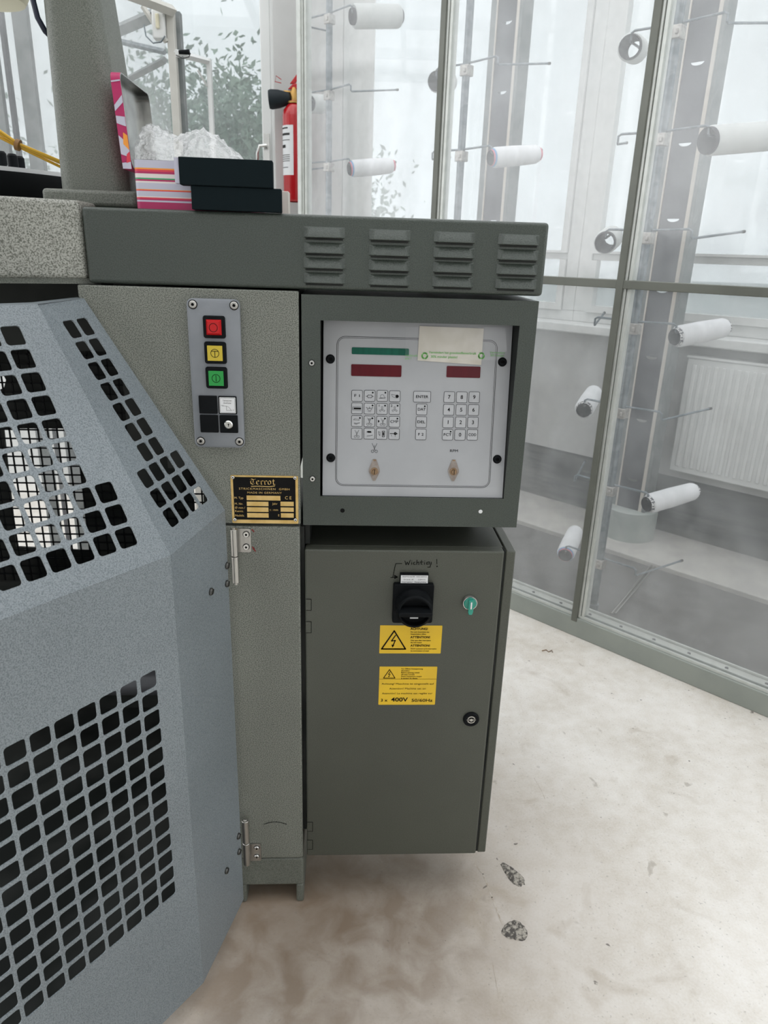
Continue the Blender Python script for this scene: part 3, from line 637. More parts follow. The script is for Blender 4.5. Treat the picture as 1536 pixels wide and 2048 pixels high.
tag(cb.build('black_cable', 'cable_navy', loc=tuple(ony(75, 35, .12)), smooth=60), 'curved navy black cable hanging beside the column top', 'cable')
fd = thing('yarn_feeder', 'cream rounded feeder housing in the top left corner', 'feeder', tuple(ony(0, 0, .25)))
p = ony(-5, -14, .25); u = MB(); u.lathe([(0, 0), (.06, .0), (.066, .01), (.066, .05), (.06, .06), (0, .06)], Matrix.Translation((float(p[0])-.02, .25, float(p[2])-.012)), 32, 0, False); u.build('housing', 'yarn_cream', fd)

# ================================================================= VENTED HOUSING
hous = thing('vented_housing', 'dark green housing with sixteen louvres, wide box above the console', 'housing', (-.05, .2, 1.305))
hp = Pl((0, 0, 0), (1, 0, 0), (0, 0, 1))
u = MB(); hx0, hx1 = -.4085, .3165
lv_rects = []
for c_ in range(4):
    xs = [(80, 318), (458, 697), (834, 1072), (1206, 1443)][c_]
    for r_ in range(4):
        yb = [130, 145, 158, 172][c_]+[0, 91, 178, 264][r_]*(1-.012*c_)
        dx = -[0, 1, 3.5, 5.5][c_]*r_
        a = hp.uv(580+(xs[0]+dx)/2.898, 430+yb/2.898); b_ = hp.uv(580+(xs[1]+dx)/2.898, 430+(yb+2)/2.898); lv_rects.append((a[0], b_[0], a[1]))
# housing shell: front sheet with a real opening behind every louvre, then top/bottom/side sheets
holes = [[(a+.004, z), (b_-.004, z), (b_-.004, z+.009), (a+.004, z+.009)] for a, b_, z in lv_rects]
u.box((hx0, .0015, 1.306), (hx1, .45, 1.4175))
u.build('shell', 'ham_dark', hous, bevel=.006, seg=4)
for a, b_, z in lv_rects:
    l = MB(); w_ = .0090; h_ = .0165
    v = [(a, z, 0), (b_, z, 0), (b_, z+h_, 0), (a, z+h_, 0), (a+.004, z+.0005, w_), (b_-.004, z+.0005, w_), (b_-.008, z+h_-.002, .0022), (a+.008, z+h_-.002, .0022)]
    l.add([(p[0], p[1], p[2]-.0015) for p in v], [(0, 1, 5, 4), (1, 2, 6, 5), (2, 3, 7, 6), (3, 0, 4, 7), (4, 5, 6, 7)], hp.M)
    lo_ = l.build('louvre', 'ham_dark', hous, bevel=.0012, seg=2)
    s_ = MB(); s_.flat([(a+.003, z-.0030), (b_-.003, z-.0030), (b_-.003, z+.0004), (a+.003, z+.0004)], -.0010, hp.M); s_.build('slot', 'interior', lo_, smooth=0)

# ================================================================= GUARD DOOR
gd = thing('guard_door', 'blue grey perforated steel guard door with faceted sides, hinged to the frame', 'guard', (-.256, -.22, .057))
Q = np.array([-.256, -.22, .937]); Hc = np.array([-.206, -.035, .942]); TT = np.array([-.414, -.010, 1.283]); RR = np.array([-.442, -.119, 1.281])
dA = np.array([math.sin(R(38)), math.cos(R(38)), 0])
zb = .057; sh = MB(); TH = .0022
# lower front facet A
PA = Pl(Q, dA, K); SL = -.62
holesA = []
for c_ in range(15):
    for r_ in range(13):
        x1 = -.0420-.0341*c_; yt = .7640-.937-.03475*r_
        holesA.append(rrect(x1-.0290, yt-.0290, x1, yt, .005, 3))
plate([(SL, zb-.937), (0, zb-.937), (0, 0), (SL, 0)], holesA, PA.M, TH, sh)
# lower narrow facet B
dB = (Hc-Q); dBh = np.array([dB[0], dB[1], 0]); LB = np.linalg.norm(dBh); PBp = Pl(Q, dBh, K)
plate([(0, zb-.937), (LB, zb-.937), (LB, .005), (0, 0)], [], PBp.M, TH, sh)
# upper slanted facet B'
nB = np.cross(Q-Hc, TT-Hc); exB = dB/np.linalg.norm(dB); nB /= np.linalg.norm(nB); eyB = np.cross(nB, exB)
if eyB[2] < 0: eyB = -eyB
PB2 = Pl(Q, exB, eyB); loc = lambda P, pl: (float((P-pl.o)@pl.ex), float((P-pl.o)@pl.ey))
hb = []
for r_ in range(10):
    for c_ in ((1, 2) if r_ < 7 else (0, 1, 2, 3)):
        xc = .0525+.0335*c_+.0021*max(0, 7-r_); yt = .3700-.0346*r_; hb.append(rrect(xc-.0138, yt-.0285, xc+.0138, yt, .005, 3))
plate([(0, 0), loc(Hc, PB2), loc(TT, PB2), loc(RR, PB2)], hb, PB2.M, TH, sh)
# upper slanted facet A'
nA = np.cross(dA, RR-Q); nA /= np.linalg.norm(nA); eyA = np.cross(nA, dA)
if eyA[2] < 0: eyA = -eyA
PA2 = Pl(Q, dA, eyA); ha = []; RL = loc(RR, PA2)
for r_ in range(10):
    for c_ in range(-1 if r_ > 6 else 0, 12):
        xc = -.0883-.0341*c_; yt = .3722-.0347*r_
        if xc < SL*.8: continue
        ha.append(rrect(xc-.0142, yt-.0285, xc+.0142, yt, .005, 3))
plate([(SL, 0), (0, 0), RL, (SL-.04, RL[1])], ha, PA2.M, TH, sh)
# return lip at the top and beyond the left edge
lt = [PA2.at(SL-.04, RL[1]), Vector(RR), Vector(TT)]
inw = Vector((-.02, .03, 0)); sh.add([lt[0], lt[1], lt[2], lt[2]+inw, lt[1]+inw, lt[0]+inw], [(0, 1, 4, 5), (1, 2, 3, 4)])
lA = PA.at(SL, 0); lA2 = PA2.at(SL-.04, RL[1]); far = -Vector(dirv(60))*.5
sh.add([lA, lA+far, Vector((lA.x, lA.y, zb)), Vector((lA.x, lA.y, zb))+far, lA2, lA2+far], [(0, 1, 3, 2), (0, 4, 5, 1)])
sheet = sh.build('perforated_sheet', 'guard', gd, smooth=0)
def hinge(px0, py0, px1, py1, lx0, ly0, lx1, ly1, scr, top):
    hp_ = FACE
    xa, za = ony(px0, py0, -.02)[[0, 2]]; xb, zc = ony(px1, py1, -.02)[[0, 2]]
    xm = (xa+xb)/2; zm = (za+zc)/2; r_ = (xb-xa)/2
    h = MB(); h.cyl((xm, -.018, zc), (xm, -.018, zm-.0008), r_, 20); h.cyl((xm, -.018, zm+.0008), (xm, -.018, za), r_, 20); h.cyl((xm, -.018, zc-.005), (xm, -.018, za+.002), r_*.45, 14)
    ho = h.build('hinge', 'steel', gd, bevel=.0008)
    a = FACE.uv(lx0, ly0); b_ = FACE.uv(lx1, ly1)
    l = MB(); l.prism(rrect(xm, b_[1], b_[0], a[1], .003), .0003, .0035, T_); l.build('hinge_leaf', 'steel', ho)
    for sx, sy in scr: X, Y = FACE.uv(sx, sy); socket_screw('hinge_screw', ho, FACE, X, Y, .0055, .0035, 'chrome', h0=.0035)
hinge(460, 1059, 479, 1166, 478, 1056, 503, 1103, ((493, 1067), (493, 1092)), 1)
hinge(483, 1642, 501, 1729, 500, 1686, 523, 1719, ((514, 1693), (514, 1710)), 0)
for px, py in ((453, 1131), (453, 1167), (421, 1183), (476, 1672), (477, 1703), (452, 1741)):
    X, Y = PBp.uv(px, py)
    if X < LB-.003: slot_screw('guard_screw', gd, PBp, X, Y, .0065, .0050, 'screw_dark', .8)
u = MB(); u.box((LB-.025, -.85, -.010), (LB-.004, -.02, -.003), PBp.M); u.build('edge_stiffener', 'guard', gd)

# ================================================================= PUSH BUTTON BOX
bb = thing('push_button_box', 'grey push button box with red, yellow and green buttons', 'switch box', (-.21, 0, 1.05))
def za_(x, y): return A_(360+x/3.304, 580+y/3.304)
x0, x1 = -.2555, -.1725; zt0, zb0 = 1.2880, 1.0455
u = MB(); HB = .011
u.prism(rrect(x0, zb0, x1, zt0, .009, 5), .0002, HB-.002, T_); u.prism(rrect(x0, zb0, x1, zt0, .009, 5), HB-.002, HB, T_, 0, rrect(x0+.003, zb0+.003, x1-.003, zt0-.003, .007, 5))
u.build('housing_plate', 'box_grey', bb)
BP = FACE.lift(HB)
def zb_(x, y): return BP.uv(360+x/3.304, 580+y/3.304)
for (bx, by), m_, ic in (((227, 245), 'red', 'stop'), ((235, 415), 'yellow', 'jog'), ((243, 580), 'green', 'start')):
    X, Y = zb_(bx, by); h = .0178
    bz = MB(); bz.prism(rrect(X-h, Y-h, X+h, Y+h, .004), 0, .005, BP.M, 0, rrect(X-h+.001, Y-h+.001, X+h-.001, Y+h-.001, .004)); bo = bz.build('button_bezel', 'black', bb)
    c_ = .0120; cp = MB(); sq = [(X-c_, Y-c_), (X+c_, Y-c_), (X+c_, Y+c_), (X-c_, Y+c_)]
    if ic == 'stop': sq2 = [(X-c_+.003, Y-c_+.003), (X+c_-.003, Y-c_+.003), (X+c_-.003, Y+c_-.003), (X-c_+.003, Y+c_-.003)]; cp.prism(sq, .005, .010, BP.M, 0, sq2); zc_ = .0102
    else: cp.prism(sq, .005, .0065, BP.M); zc_ = .0067
    co = cp.build('button_cap', m_, bo)
    il = MB(); il.ring(X, Y, .0060, .0069, zc_, BP.M)
    if ic == 'start': il.ribbon([(X, Y-.0048), (X, Y+.0048)], .0010, zc_, BP.M)
    if ic == 'jog': il.ribbon([(X, Y-.0060), (X, Y+.0030)], .0010, zc_, BP.M); il.ribbon([(X-.0055, Y+.0032), (X+.0055, Y+.0032)], .0010, zc_, BP.M)
    s_ = il.build('button_symbol', 'ink', bb, smooth=0)
for bx, by, kd in ((187, 757, ''), (316, 760, 'label'), (195, 882, ''), (324, 885, 'lock')):
    X, Y = zb_(bx, by); h = .0150
    c = MB(); c.prism(rrect(X-h, Y-h, X+h, Y+h, .0015), 0, .002, BP.M); co = c.build('blanking_plate' if not kd else ('label_holder' if kd == 'label' else 'lock_plate'), 'black', bb)
    if kd == 'label':
        g2 = .0132; q = MB(); q.prism(rrect(X-g2, Y-g2, X+g2, Y+g2, .0012), .002, .0028, BP.M); q.build('label_card', 'white_label', co)
        q = MB(); r1_ = rrect(X-.0122, Y-.0122, X+.0122, Y+.0122, .0012); q.ribbon(r1_+r1_[:1], .0004, .0031, BP.M)
        text(q, 'Tabulatoren-', X, Y+.0078, .0034, BP.M, .0031, width=.015); text(q, 'Anschalter', X, Y+.0038, .0034, BP.M, .0031, width=.013)
        q.ribbon([(X-.009, Y-.0012), (X-.002, Y-.0012), (X-.002, Y-.0085), (X+.007, Y-.0085)], .0004, .0031, BP.M); q.ribbon([(X-.002, Y-.0012), (X+.002, Y-.003), (X+.006, Y-.0085)], .0004, .0031, BP.M)
        text(q, 'min-1', X-.0082, Y-.0002, .0022, BP.M, .0031); text(q, 'sec', X+.0095, Y-.0075, .0022, BP.M, .0031)
        q.build('card_print', 'ink_grey', co, smooth=0)
    if kd == 'lock':
        q = MB(); q.lathe([(.0070, .002), (.0070, .006), (.0055, .0075), (.0045, .0075), (.0045, .006), (0, .006)], BP.M@Matrix.Translation((X, Y, 0)), 28, 0, False); q.build('key_lock', 'chrome', co)
        q = MB(); q.disc(X, Y+.0005, .0012, .0063, BP.M); q.ribbon([(X, Y-.003), (X, Y+.001)], .0011, .0063, BP.M); q.build('keyhole', 'ink', co, smooth=0)
for bx, by in ((84, 95), (357, 102), (138, 998), (393, 1002)): X, Y = zb_(bx, by); socket_screw('housing_screw', bb, BP, X, Y, .0060, .0022, 'steel', h0=.0003)
u = MB()
for bx, by in ((84, 95), (357, 102), (138, 998), (393, 1002)): X, Y = zb_(bx, by); u.ring(X, Y, .0060, .0073, .0003, BP.M)
u.build('screw_recess', 'ink', bb, smooth=0)

# ================================================================= CONTROL CONSOLE
con = thing('control_console', 'dark green control console with light grey keypad panel', 'control panel', (.12, .1, .903))
cx0, cz1 = A_(602.5, 584); cx1 = .3115; cz0 = .9025; cz1 = 1.2985
ox0 = A_(640.5, 700)[0]; ox1 = A_(1041, 652)[0]; oz1 = A_(800, 645)[1]; oz0 = A_(800, 995)[1]
ox1 = min(ox1, .2835)
u = MB(); plate([(cx0, cz0), (cx1, cz0), (cx1, cz1), (cx0, cz1)], [[(ox0, oz0), (ox1, oz0), (ox1, oz1), (ox0, oz1)]], FACE.M, .0025, u)
u.build('front_frame', 'ham_dark', con, smooth=0)
u = MB(); u.box((cx0, cz0, -.24), (cx0+.002, cz1, -.0025), T_); u.box((cx1-.002, cz0, -.24), (cx1, cz1, -.0025), T_); u.box((cx0+.002, cz1-.002, -.24), (cx1-.002, cz1, -.0025), T_); u.box((cx0+.002, cz0, -.24), (cx1-.002, cz0+.002, -.0025), T_); u.box((cx0+.002, cz0+.002, -.24), (cx1-.002, cz1-.002, -.235), T_)
u.build('casing', 'ham_dark', con, smooth=0)
# reveal inside the opening
u = MB(); u.box((ox1, oz0, -.06), (ox1+.0015, oz1, -.0025), T_); u.box((ox0-.0015, oz0, -.06), (ox0, oz1, -.0025), T_); u.box((ox0, oz0-.0015, -.06), (ox1, oz0, -.0025), T_); u.box((ox0, oz1, -.06), (ox1, oz1+.0015, -.0025), T_)
u.build('opening_reveal', 'interior', con, smooth=0)
bl = ony(645, 991, .006); tl = ony(643, 642, .047)
ph = float(tl[2]-bl[2]); PP = Pl((float(bl[0]), .006, float(bl[2])), (1, 0, 0), (0, .041, ph))
pw = PP.uv(1005, 991)[0]; ptop = PP.uv(700, 643)[1]
u = MB(); u.box((0, 0, -.002), (pw, min(ptop+.01, .33), 0), PP.M); pan = u.build('keypad_panel', 'panel', con)
def zp(x, y): return PP.uv(620+x/3.4909, 620+y/3.4909)
E_ = .0004
# border lines
u = MB(); a = zp(188, 183); b_ = zp(1253, 1241)
for g_, w_ in ((0, .0008), (.0022, .0006)):
    r_ = rrect(a[0]+g_, b_[1]+g_, b_[0]-g_, a[1]-g_, .014-g_, 8); u.ribbon(r_+r_[:1], w_, E_, PP.M)
u.build('border_line', 'ink_grey', con, smooth=0)
for nm, q, m_ in (('green_display', (292, 260, 690, 318), 'disp_green'), ('red_display', (288, 378, 637, 468), 'disp_red'), ('red_display', (955, 390, 1187, 475), 'disp_red')):
    a = zp(q[0], q[1]); b_ = zp(q[2], q[3]); mx = (zp(q[0], q[3])[0]+a[0])/2
    d = MB(); d.prism(rrect(a[0], b_[1], b_[0], a[1], .0018, 4), 0, .0008, PP.M); d.build(nm, m_, con)
def zk(x, y): return PP.uv(680+x/4.8, 740+y/4.8)
KEYS = []
lg = [[(164, 247), (285, 247), (406, 248), (526, 252)], [(163, 368), (283, 370), (403, 372), (523, 373)], [(162, 490), (282, 493), (402, 495), (521, 496)], [(161, 611), (281, 611), (400, 613), (519, 615)]]
nm = [['F 1', 'wash', 'cone', 'cyl'], ['bar', 'bowl', 'fan1', 'fan2'], ['blade', 'sc1', 'sc2', 'CMP'], ['sc0', 'pen', 'door', 'gun']]
for i in range(4):
    for j in range(4): KEYS.append((lg[i][j], nm[i][j], 104))
KEYS += [((788, 257), 'ENTER', 165), ((784, 378), 'DAT', 104), ((780, 499), 'DEL', 104), ((776, 618), 'F 2', 104)]
rg = [[(1048, 260), (1168, 262), (1288, 262)], [(1043, 382), (1163, 383), (1281, 384)], [(1037, 502), (1157, 503), (1275, 504)], [(1032, 621), (1151, 622), (1270, 622)]]
rn = [['7', '8', '9'], ['4', '5', '6'], ['1', '2', '3'], ['FCT', '0', 'COD']]
for i in range(4):
    for j in range(3): KEYS.append((rg[i][j], rn[i][j], 104))
dots = {'wash', 'cone', 'bowl', 'fan1', 'fan2', 'blade', 'sc1', 'sc2', 'CMP', 'DAT', 'FCT'}
def arc(cx, cy, r_, a0, a1, n=8): return [(cx+r_*math.cos(R(a0+(a1-a0)*i/n)), cy+r_*math.sin(R(a0+(a1-a0)*i/n))) for i in range(n+1)]
def scissors(u, X, Y, s, z, T, w):
    u.ribbon([(X-.5*s, Y+.9*s), (X+.15*s, Y-.5*s)], w, z, T); u.ribbon([(X+.5*s, Y+.9*s), (X-.15*s, Y-.5*s)], w, z, T)
    u.ribbon([(X, Y+.55*s), (X, Y+.15*s)], w, z, T)
    for q in (-.38, .38): u.ring(X+q*s, Y-.72*s, .24*s, .24*s+w, z, T, 14); u.disc(X+q*s, Y-.72*s, w*.7, z, T, 6)
for (kx, ky), s_, kw in KEYS:
    X, Y = zk(kx, ky); hw = kw/104*.0093 if kw == 104 else .0150; hh = .0094
    k = MB(); k.prism(rrect(X-hw, Y-hh, X+hw, Y+hh, .0022), 0, .0009, PP.M, 0, rrect(X-hw+.0004, Y-hh+.0004, X+hw-.0004, Y+hh-.0004, .002)); ko = k.build('key', 'key', con)
    u = MB(); rr_ = rrect(X-hw, Y-hh, X+hw, Y+hh, .0022); z = .0012; w = .00042
    u.ribbon(rr_+rr_[:1], .00055, z, PP.M)
    if len(s_) == 1: text(u, s_, X, Y, .0092, PP.M, z, bold=.012)
    elif s_ in ('F 1', 'F 2'): text(u, s_, X, Y, .0066, PP.M, z, width=.0095, bold=.01)
    elif s_ in ('DAT', 'DEL', 'FCT', 'COD', 'CMP'): text(u, s_, X, Y, .0066, PP.M, z, width=.0138, bold=0 if 'M' in s_ else .010)
    elif s_ == 'ENTER': text(u, s_, X, Y, .0066, PP.M, z, width=.0215, bold=.014)
    elif s_ == 'wash':
        u.ribbon([(X-.0065, Y-.001), (X-.004, Y-.001)], w*1.6, z, PP.M); u.ribbon([(X+.004, Y-.001), (X+.0065, Y-.001)], w*1.6, z, PP.M)
        u.ribbon(arc(X-.0015, Y-.001, .0025, 60, 300), w*1.8, z, PP.M); u.ribbon(arc(X+.0018, Y-.001, .0025, -120, 120), w*1.8, z, PP.M)
    elif s_ == 'cone': u.ribbon(arc(X, Y-.001, .0032, -20, 200), w, z, PP.M); u.ribbon([(X-.0055, Y-.0045), (X+.0055, Y-.0035)], w*1.6, z, PP.M); u.ribbon([(X-.004, Y-.003), (X+.004, Y-.004), (X+.005, Y-.0015)], w, z, PP.M)
    elif s_ == 'cyl':
        u.ribbon([(X-.006, Y+.003), (X+.003, Y+.002), (X+.004, Y-.003), (X-.004, Y-.001), (X-.006, Y+.003)], w, z, PP.M); u.disc(X+.004, Y, .0028, z, PP.M)
    elif s_ == 'bar': u.ring(X, Y, 0, 0, z, PP.M, 3); u.flat([(X-.0055, Y-.0016), (X+.0070, Y-.0016), (X+.0070, Y+.0014), (X-.0055, Y+.0014)], z, PP.M); u.ribbon([(X-.007, Y+.003), (X+.007, Y+.003)], w, z, PP.M); u.ribbon([(X-.007, Y-.003), (X+.007, Y-.003)], w, z, PP.M); u.ribbon([(X-.0072, Y-.002), (X-.0072, Y+.002)], w*2, z, PP.M)
    elif s_ == 'bowl': u.ribbon([(X-.006, Y+.002), (X-.003, Y+.0005), (X+.003, Y+.0005), (X+.006, Y+.002)], w*1.7, z, PP.M); u.ribbon(arc(X, Y+.0005, .004, 200, 340), w*1.5, z, PP.M); u.ribbon([(X-.003, Y-.0055), (X+.003, Y-.0055)], w, z, PP.M); u.ribbon([(X, Y), (X, Y+.003)], w*1.6, z, PP.M)
    elif s_ in ('fan1', 'fan2'):
        text(u, s_[-1], X-.0052, Y+.0052, .0055, PP.M, z, bold=.012)
        for a_ in (90, 210, 330):
            c2, s2 = math.cos(R(a_)), math.sin(R(a_)); X2, Y2 = X+.0003, Y-.0012; pts = [(X2-s2*.0008, Y2+c2*.0008), (X2+c2*.0048-s2*.0012, Y2+s2*.0048+c2*.0012), (X2+c2*.0048+s2*.0012, Y2+s2*.0048-c2*.0012), (X2+s2*.0008, Y2-c2*.0008)]; u.ribbon(pts, w, z, PP.M)
    elif s_ == 'blade': u.ribbon([(X-.006, Y+.002), (X+.004, Y+.0015), (X+.0035, Y+.0035), (X-.004, Y+.004), (X-.006, Y+.002)], w, z, PP.M); u.ribbon([(X-.005, Y-.0035), (X-.001, Y-.004), (X+.005, Y-.003)], w*1.8, z, PP.M); u.ribbon([(X-.004, Y-.0055), (X+.001, Y-.0055)], w, z, PP.M)
    elif s_ in ('sc0', 'sc1', 'sc2'):
        scissors(u, X+(.0015 if s_ == 'sc2' else 0), Y, .0070, z, PP.M, w*1.1)
        if s_ == 'sc1': u.ring(X, Y+.004, .0012, .0016, z, PP.M, 12)
        if s_ == 'sc2': u.flat([(X-.0068, Y-.002), (X-.0045, Y-.0005), (X-.0045, Y+.0015), (X-.0068, Y+.003)], z, PP.M)
    elif s_ == 'pen': u.flat([(X-.0055, Y+.003), (X-.002, Y+.0048), (X+.003, Y+.0045), (X+.004, Y+.002), (X-.001, Y+.0015)], z, PP.M); u.ribbon([(X-.004, Y-.0042), (X+.001, Y-.0035), (X+.006, Y-.0022)], w*1.4, z, PP.M)
    elif s_ == 'door': u.ribbon([(X-.006, Y+.004), (X-.003, Y+.003), (X-.003, Y-.003), (X-.005, Y-.001), (X-.006, Y+.004)], w*1.2, z, PP.M); u.ribbon([(X+.001, Y+.005), (X+.005, Y+.005), (X+.005, Y-.005), (X+.001, Y-.005), (X+.001, Y+.005)], w*2, z, PP.M); u.flat([(X+.002, Y-.003), (X+.004, Y-.003), (X+.004, Y+.003), (X+.002, Y+.003)], z, PP.M)
    elif s_ == 'gun': u.ribbon([(X-.007, Y+.001), (X+.006, Y+.001)], w*2.4, z, PP.M); u.ring(X+.002, Y+.001, .001, .0026, z, PP.M, 12); u.ribbon([(X-.005, Y-.001), (X-.004, Y-.004)], w, z, PP.M); u.ribbon([(X+.002, Y-.002), (X+.002, Y-.0045)], w, z, PP.M)
    if s_ in dots: u.disc(X+.0052, Y+.0055, .0015, z+.0001, PP.M, 14)
    u.build('legend', 'ink', ko, smooth=0)
u = MB(); X, Y = zp(450, 962); scissors(u, X, Y, .0085, E_, PP.M, .0006); X, Y = zp(1005, 984); text(u, 'RPM', X, Y, .0068, PP.M, E_, width=.0140); u.build('printed_symbols', 'ink', con, smooth=0)
for cx_, cy_ in ((449, 1122), (1001, 1124)):
    X, Y = zp(cx_, cy_); Xa, Ya = zp(cx_, cy_-88); Xc, Yc = zp(cx_, cy_+70)
    d = MB(); pts = [(X-.0030, Y+.0205), (X-.0098, Y+.0020), (X-.0098, Y-.0020), (X-.0022, Y-.0180), (X+.0022, Y-.0180), (X+.0098, Y-.0020), (X+.0098, Y+.0020), (X+.0030, Y+.0205)]
    d.prism(pts[::-1], 0, .0012, PP.M); do = d.build('potentiometer_plate', 'beige', con)
    d = MB(); TX = PP.M@Matrix.Translation((X, Y-.001, 0)); d.lathe([(.0068, .0012), (.0066, .0022), (.0045, .0028), (.0045, .0085), (.0038, .0095), (0, .0095)], TX, 24, 0, False); d.build('spindle', 'brass_dark', do)
    d = MB(); d.box((-.0006, -.0040, .0092), (.0006, .0040, .0098), TX); d.build('spindle_slot', 'ink', do)
    d = MB(); d.box((X-.0022, Y+.0180, .0012), (X+.0022, Y+.0200, .0018), PP.M); d.build('pointer_mark', 'brass_dark', do)
for x, y in ((142, 342), (1343, 363), (145, 1032), (1307, 1042)): X, Y = zp(x, y); socket_screw('panel_screw', con, PP, X, Y, .0068, .004, 'black')
for px, py in ((623.5, 726), (625, 957.5)): X, Y = FACE.uv(px, py); socket_screw('frame_screw', con, FACE, X, Y, .0048, .0030, 'chrome')
u = MB(); X, Y = FACE.uv(685, 1021); u.ring(X, Y, .0032, .0040, .0004, T_); u.disc(X, Y, .0032, .0003, T_); u.build('drilled_hole', 'ink', con, smooth=0)
u = MB(); X, Y = FACE.uv(961, 1023); u.disc(X, Y, .0036, .0004, T_); u.build('drilled_hole', 'white_label', con, smooth=0).__setitem__('label', 'white disc painted as light showing through a drilled hole')  # white disc stands in for the light coming through
# taped paper note
note = thing('taped_note', 'yellowed paper note taped over the top of the keypad panel', 'note', tuple(PP.at(*PP.uv(900, 690))))
pts = [PP.uv(*p) for p in ((835, 721), (962, 730), (967.5, 657), (839, 652))]
u = MB(); u.prism(pts, .0010, .0014, PP.M); u.build('paper', 'paper', note)
u = MB(); pts = [zp(663, 352), (zp(1300, 358)[0], zp(1300, 350)[1]), zp(1372, 285), zp(1362, 122), zp(1200, 112), zp(668, 118)]; u.flat(pts, .0020, PP.M); u.build('clear_tape', 'film_tape', note, smooth=0)
u = MB(); Z2 = .0023
for x in (800, 1195):
    X, Y = zp(x, 320); 
    for a_ in (90, 210, 330): u.ribbon(arc(X, Y, .0046, a_-50, a_+38, 4), .0026, Z2, PP.M)
X, Y = zp(995, 300); text(u, 'Vermindert het grondstoffenverbruik', X, Y, .0058, PP.M, Z2, width=.082, bold=.01); X, Y = zp(935, 328); text(u, '30% minder plastic!', X, Y, .0058, PP.M, Z2, width=.046, bold=.01)
X, Y = zp(1305, 298); text(u, 'Vermindert', X, Y, .0055, PP.M, Z2, width=.026); X, Y = zp(1305, 318); text(u, '30% minder', X, Y, .0055, PP.M, Z2, width=.024)
X, Y = zp(708, 318); text(u, 'verbruik', X, Y, .0052, PP.M, Z2, width=.022); X, Y = zp(685, 338); text(u, 'stic !', X, Y, .0052, PP.M, Z2, width=.011)
u.build('green_lettering', 'leaf_ink', note, smooth=0)

# ================================================================= ELECTRICAL CABINET
cab = thing('electrical_cabinet', 'olive grey electrical cabinet with black main switch and yellow stickers', 'cabinet', (.12, .1, .135))
zt_, zb_2 = .8545, .1375
u = MB(); u.box((-.0725, .024, zb_2), (.297, .215, zt_-.001)); u.box((.2985, .004, zb_2), (.3165, .215, zt_-.001)); u.build('body', 'cab', cab, bevel=.0025)
u = MB(); u.box((-.0725, .0, zb_2), (.2945, .0225, zt_)); door = u.build('door', 'cab', cab, bevel=.0035, seg=3)
u = MB(); u.box((.2955, .006, zb_2+.002), (.2982, .03, zt_-.002)); u.build('door_gasket', 'interior', cab, smooth=0)
def zc(x, y): return A_(600+x/3.339, 1040+y/3.339)
for ya, yb in ((528, 602), (678, 752), (2017, 2077), (2137, 2197)):
    a = zc(40, ya); b_ = zc(75, yb); dxx = .003 if ya > 1000 else 0
    u = MB(); u.box((a[0]+dxx, b_[1], -.001), (b_[0]+dxx, a[1], .0006), T_); hn = u.build('door_hinge', 'cab', cab)
    u = MB(); u.ribbon([(a[0]+dxx, a[1]), (b_[0]+dxx, a[1]), (b_[0]+dxx, b_[1]), (a[0]+dxx, b_[1])], .0011, .0009, T_); u.build('hinge_gap', 'ink', hn, smooth=0)
# main switch
a = zc(613, 668); b_ = zc(893, 415)
u = MB(); u.prism(rrect(a[0], a[1], b_[0], b_[1], .004), 0, .012, T_); ms = u.build('main_switch', 'black', cab, bevel=.0012)
a2 = zc(664, 420); b2 = zc(858, 350); u = MB(); u.prism(rrect(a2[0], a2[1]-.004, b2[0], b2[1], .0015), 0, .008, T_); u.build('switch_label_holder', 'black', ms)
u = MB(); c1 = zc(670, 408); c2_ = zc(853, 355); u.box((c1[0], c1[1], .008), (c2_[0], c2_[1]-.001, .0085), T_); u.build('switch_label', 'white_label', ms)
u = MB(); mxx = (c1[0]+c2_[0])/2; h_ = (c2_[1]-c1[1])
text(u, 'HAUPTSCHALTER   MAIN SWITCH', mxx, c2_[1]-.0035, .0030, T_, .0087, width=.045); text(u, 'Grand. IP      U54-N', mxx, c1[1]+.0072, .0032, T_, .0087, width=.040); text(u, 'Interrupteur   Hauptschalter', mxx, c1[1]+.0024, .0034, T_, .0087, width=.046, bold=.01); u.build('switch_label_print', 'ink', ms, smooth=0)
kx, kz = zc(765, 585); kx = (a[0]+b_[0])/2+.001; KT = Matrix.Translation((kx, -.012, kz+.012))@Matrix.Rotation(R(90), 4, 'X')
u = MB(); u.lathe([(.0345, 0), (.0345, .010), (.0325, .013), (.0325, .028), (.030, .031), (.0275, .031), (.0275, .018), (0, .018)], KT, 48, 0, False); u.build('knob', 'black', ms)
u = MB(); u.prism(rrect(-.0335, -.0080, .0335, .0080, .006), .0185, .042, KT, 0, rrect(-.0310, -.0040, .0310, .0045, .004)); u.build('knob_grip', 'black', ms, bevel=.0015)
u = MB(); u.box((-.0075, -.0185, .0181), (.0075, -.0135, .0195), KT); u.build('white_mark', 'white_label', ms)
# selector
X, Y = zc(1132, 545); u = MB(); T2 = FACE.M@Matrix.Translation((X, Y, 0)); u.lathe([(.0152, 0), (.0152, .004), (.0135, .008), (.0125, .008), (.0125, .005), (0, .005)], T2, 36, 0, False); se = u.build('selector_switch', 'chrome', cab)
u = MB(); u.lathe([(.0122, .005), (.0118, .010), (0, .0105)], T2, 32, 0, False); u.prism([(-.0042, .0115), (-.0048, -.013), (-.0030, -.0185), (.0030, -.0185), (.0048, -.013), (.0042, .0115)][::-1], .008, .019, T2); u.build('selector_lever', 'sel_green', se, bevel=.0008)
u = MB(); u.box((-.0010, -.006, .0192), (.0016, .008, .0196), T2); u.build('selector_mark', 'white_label', se)
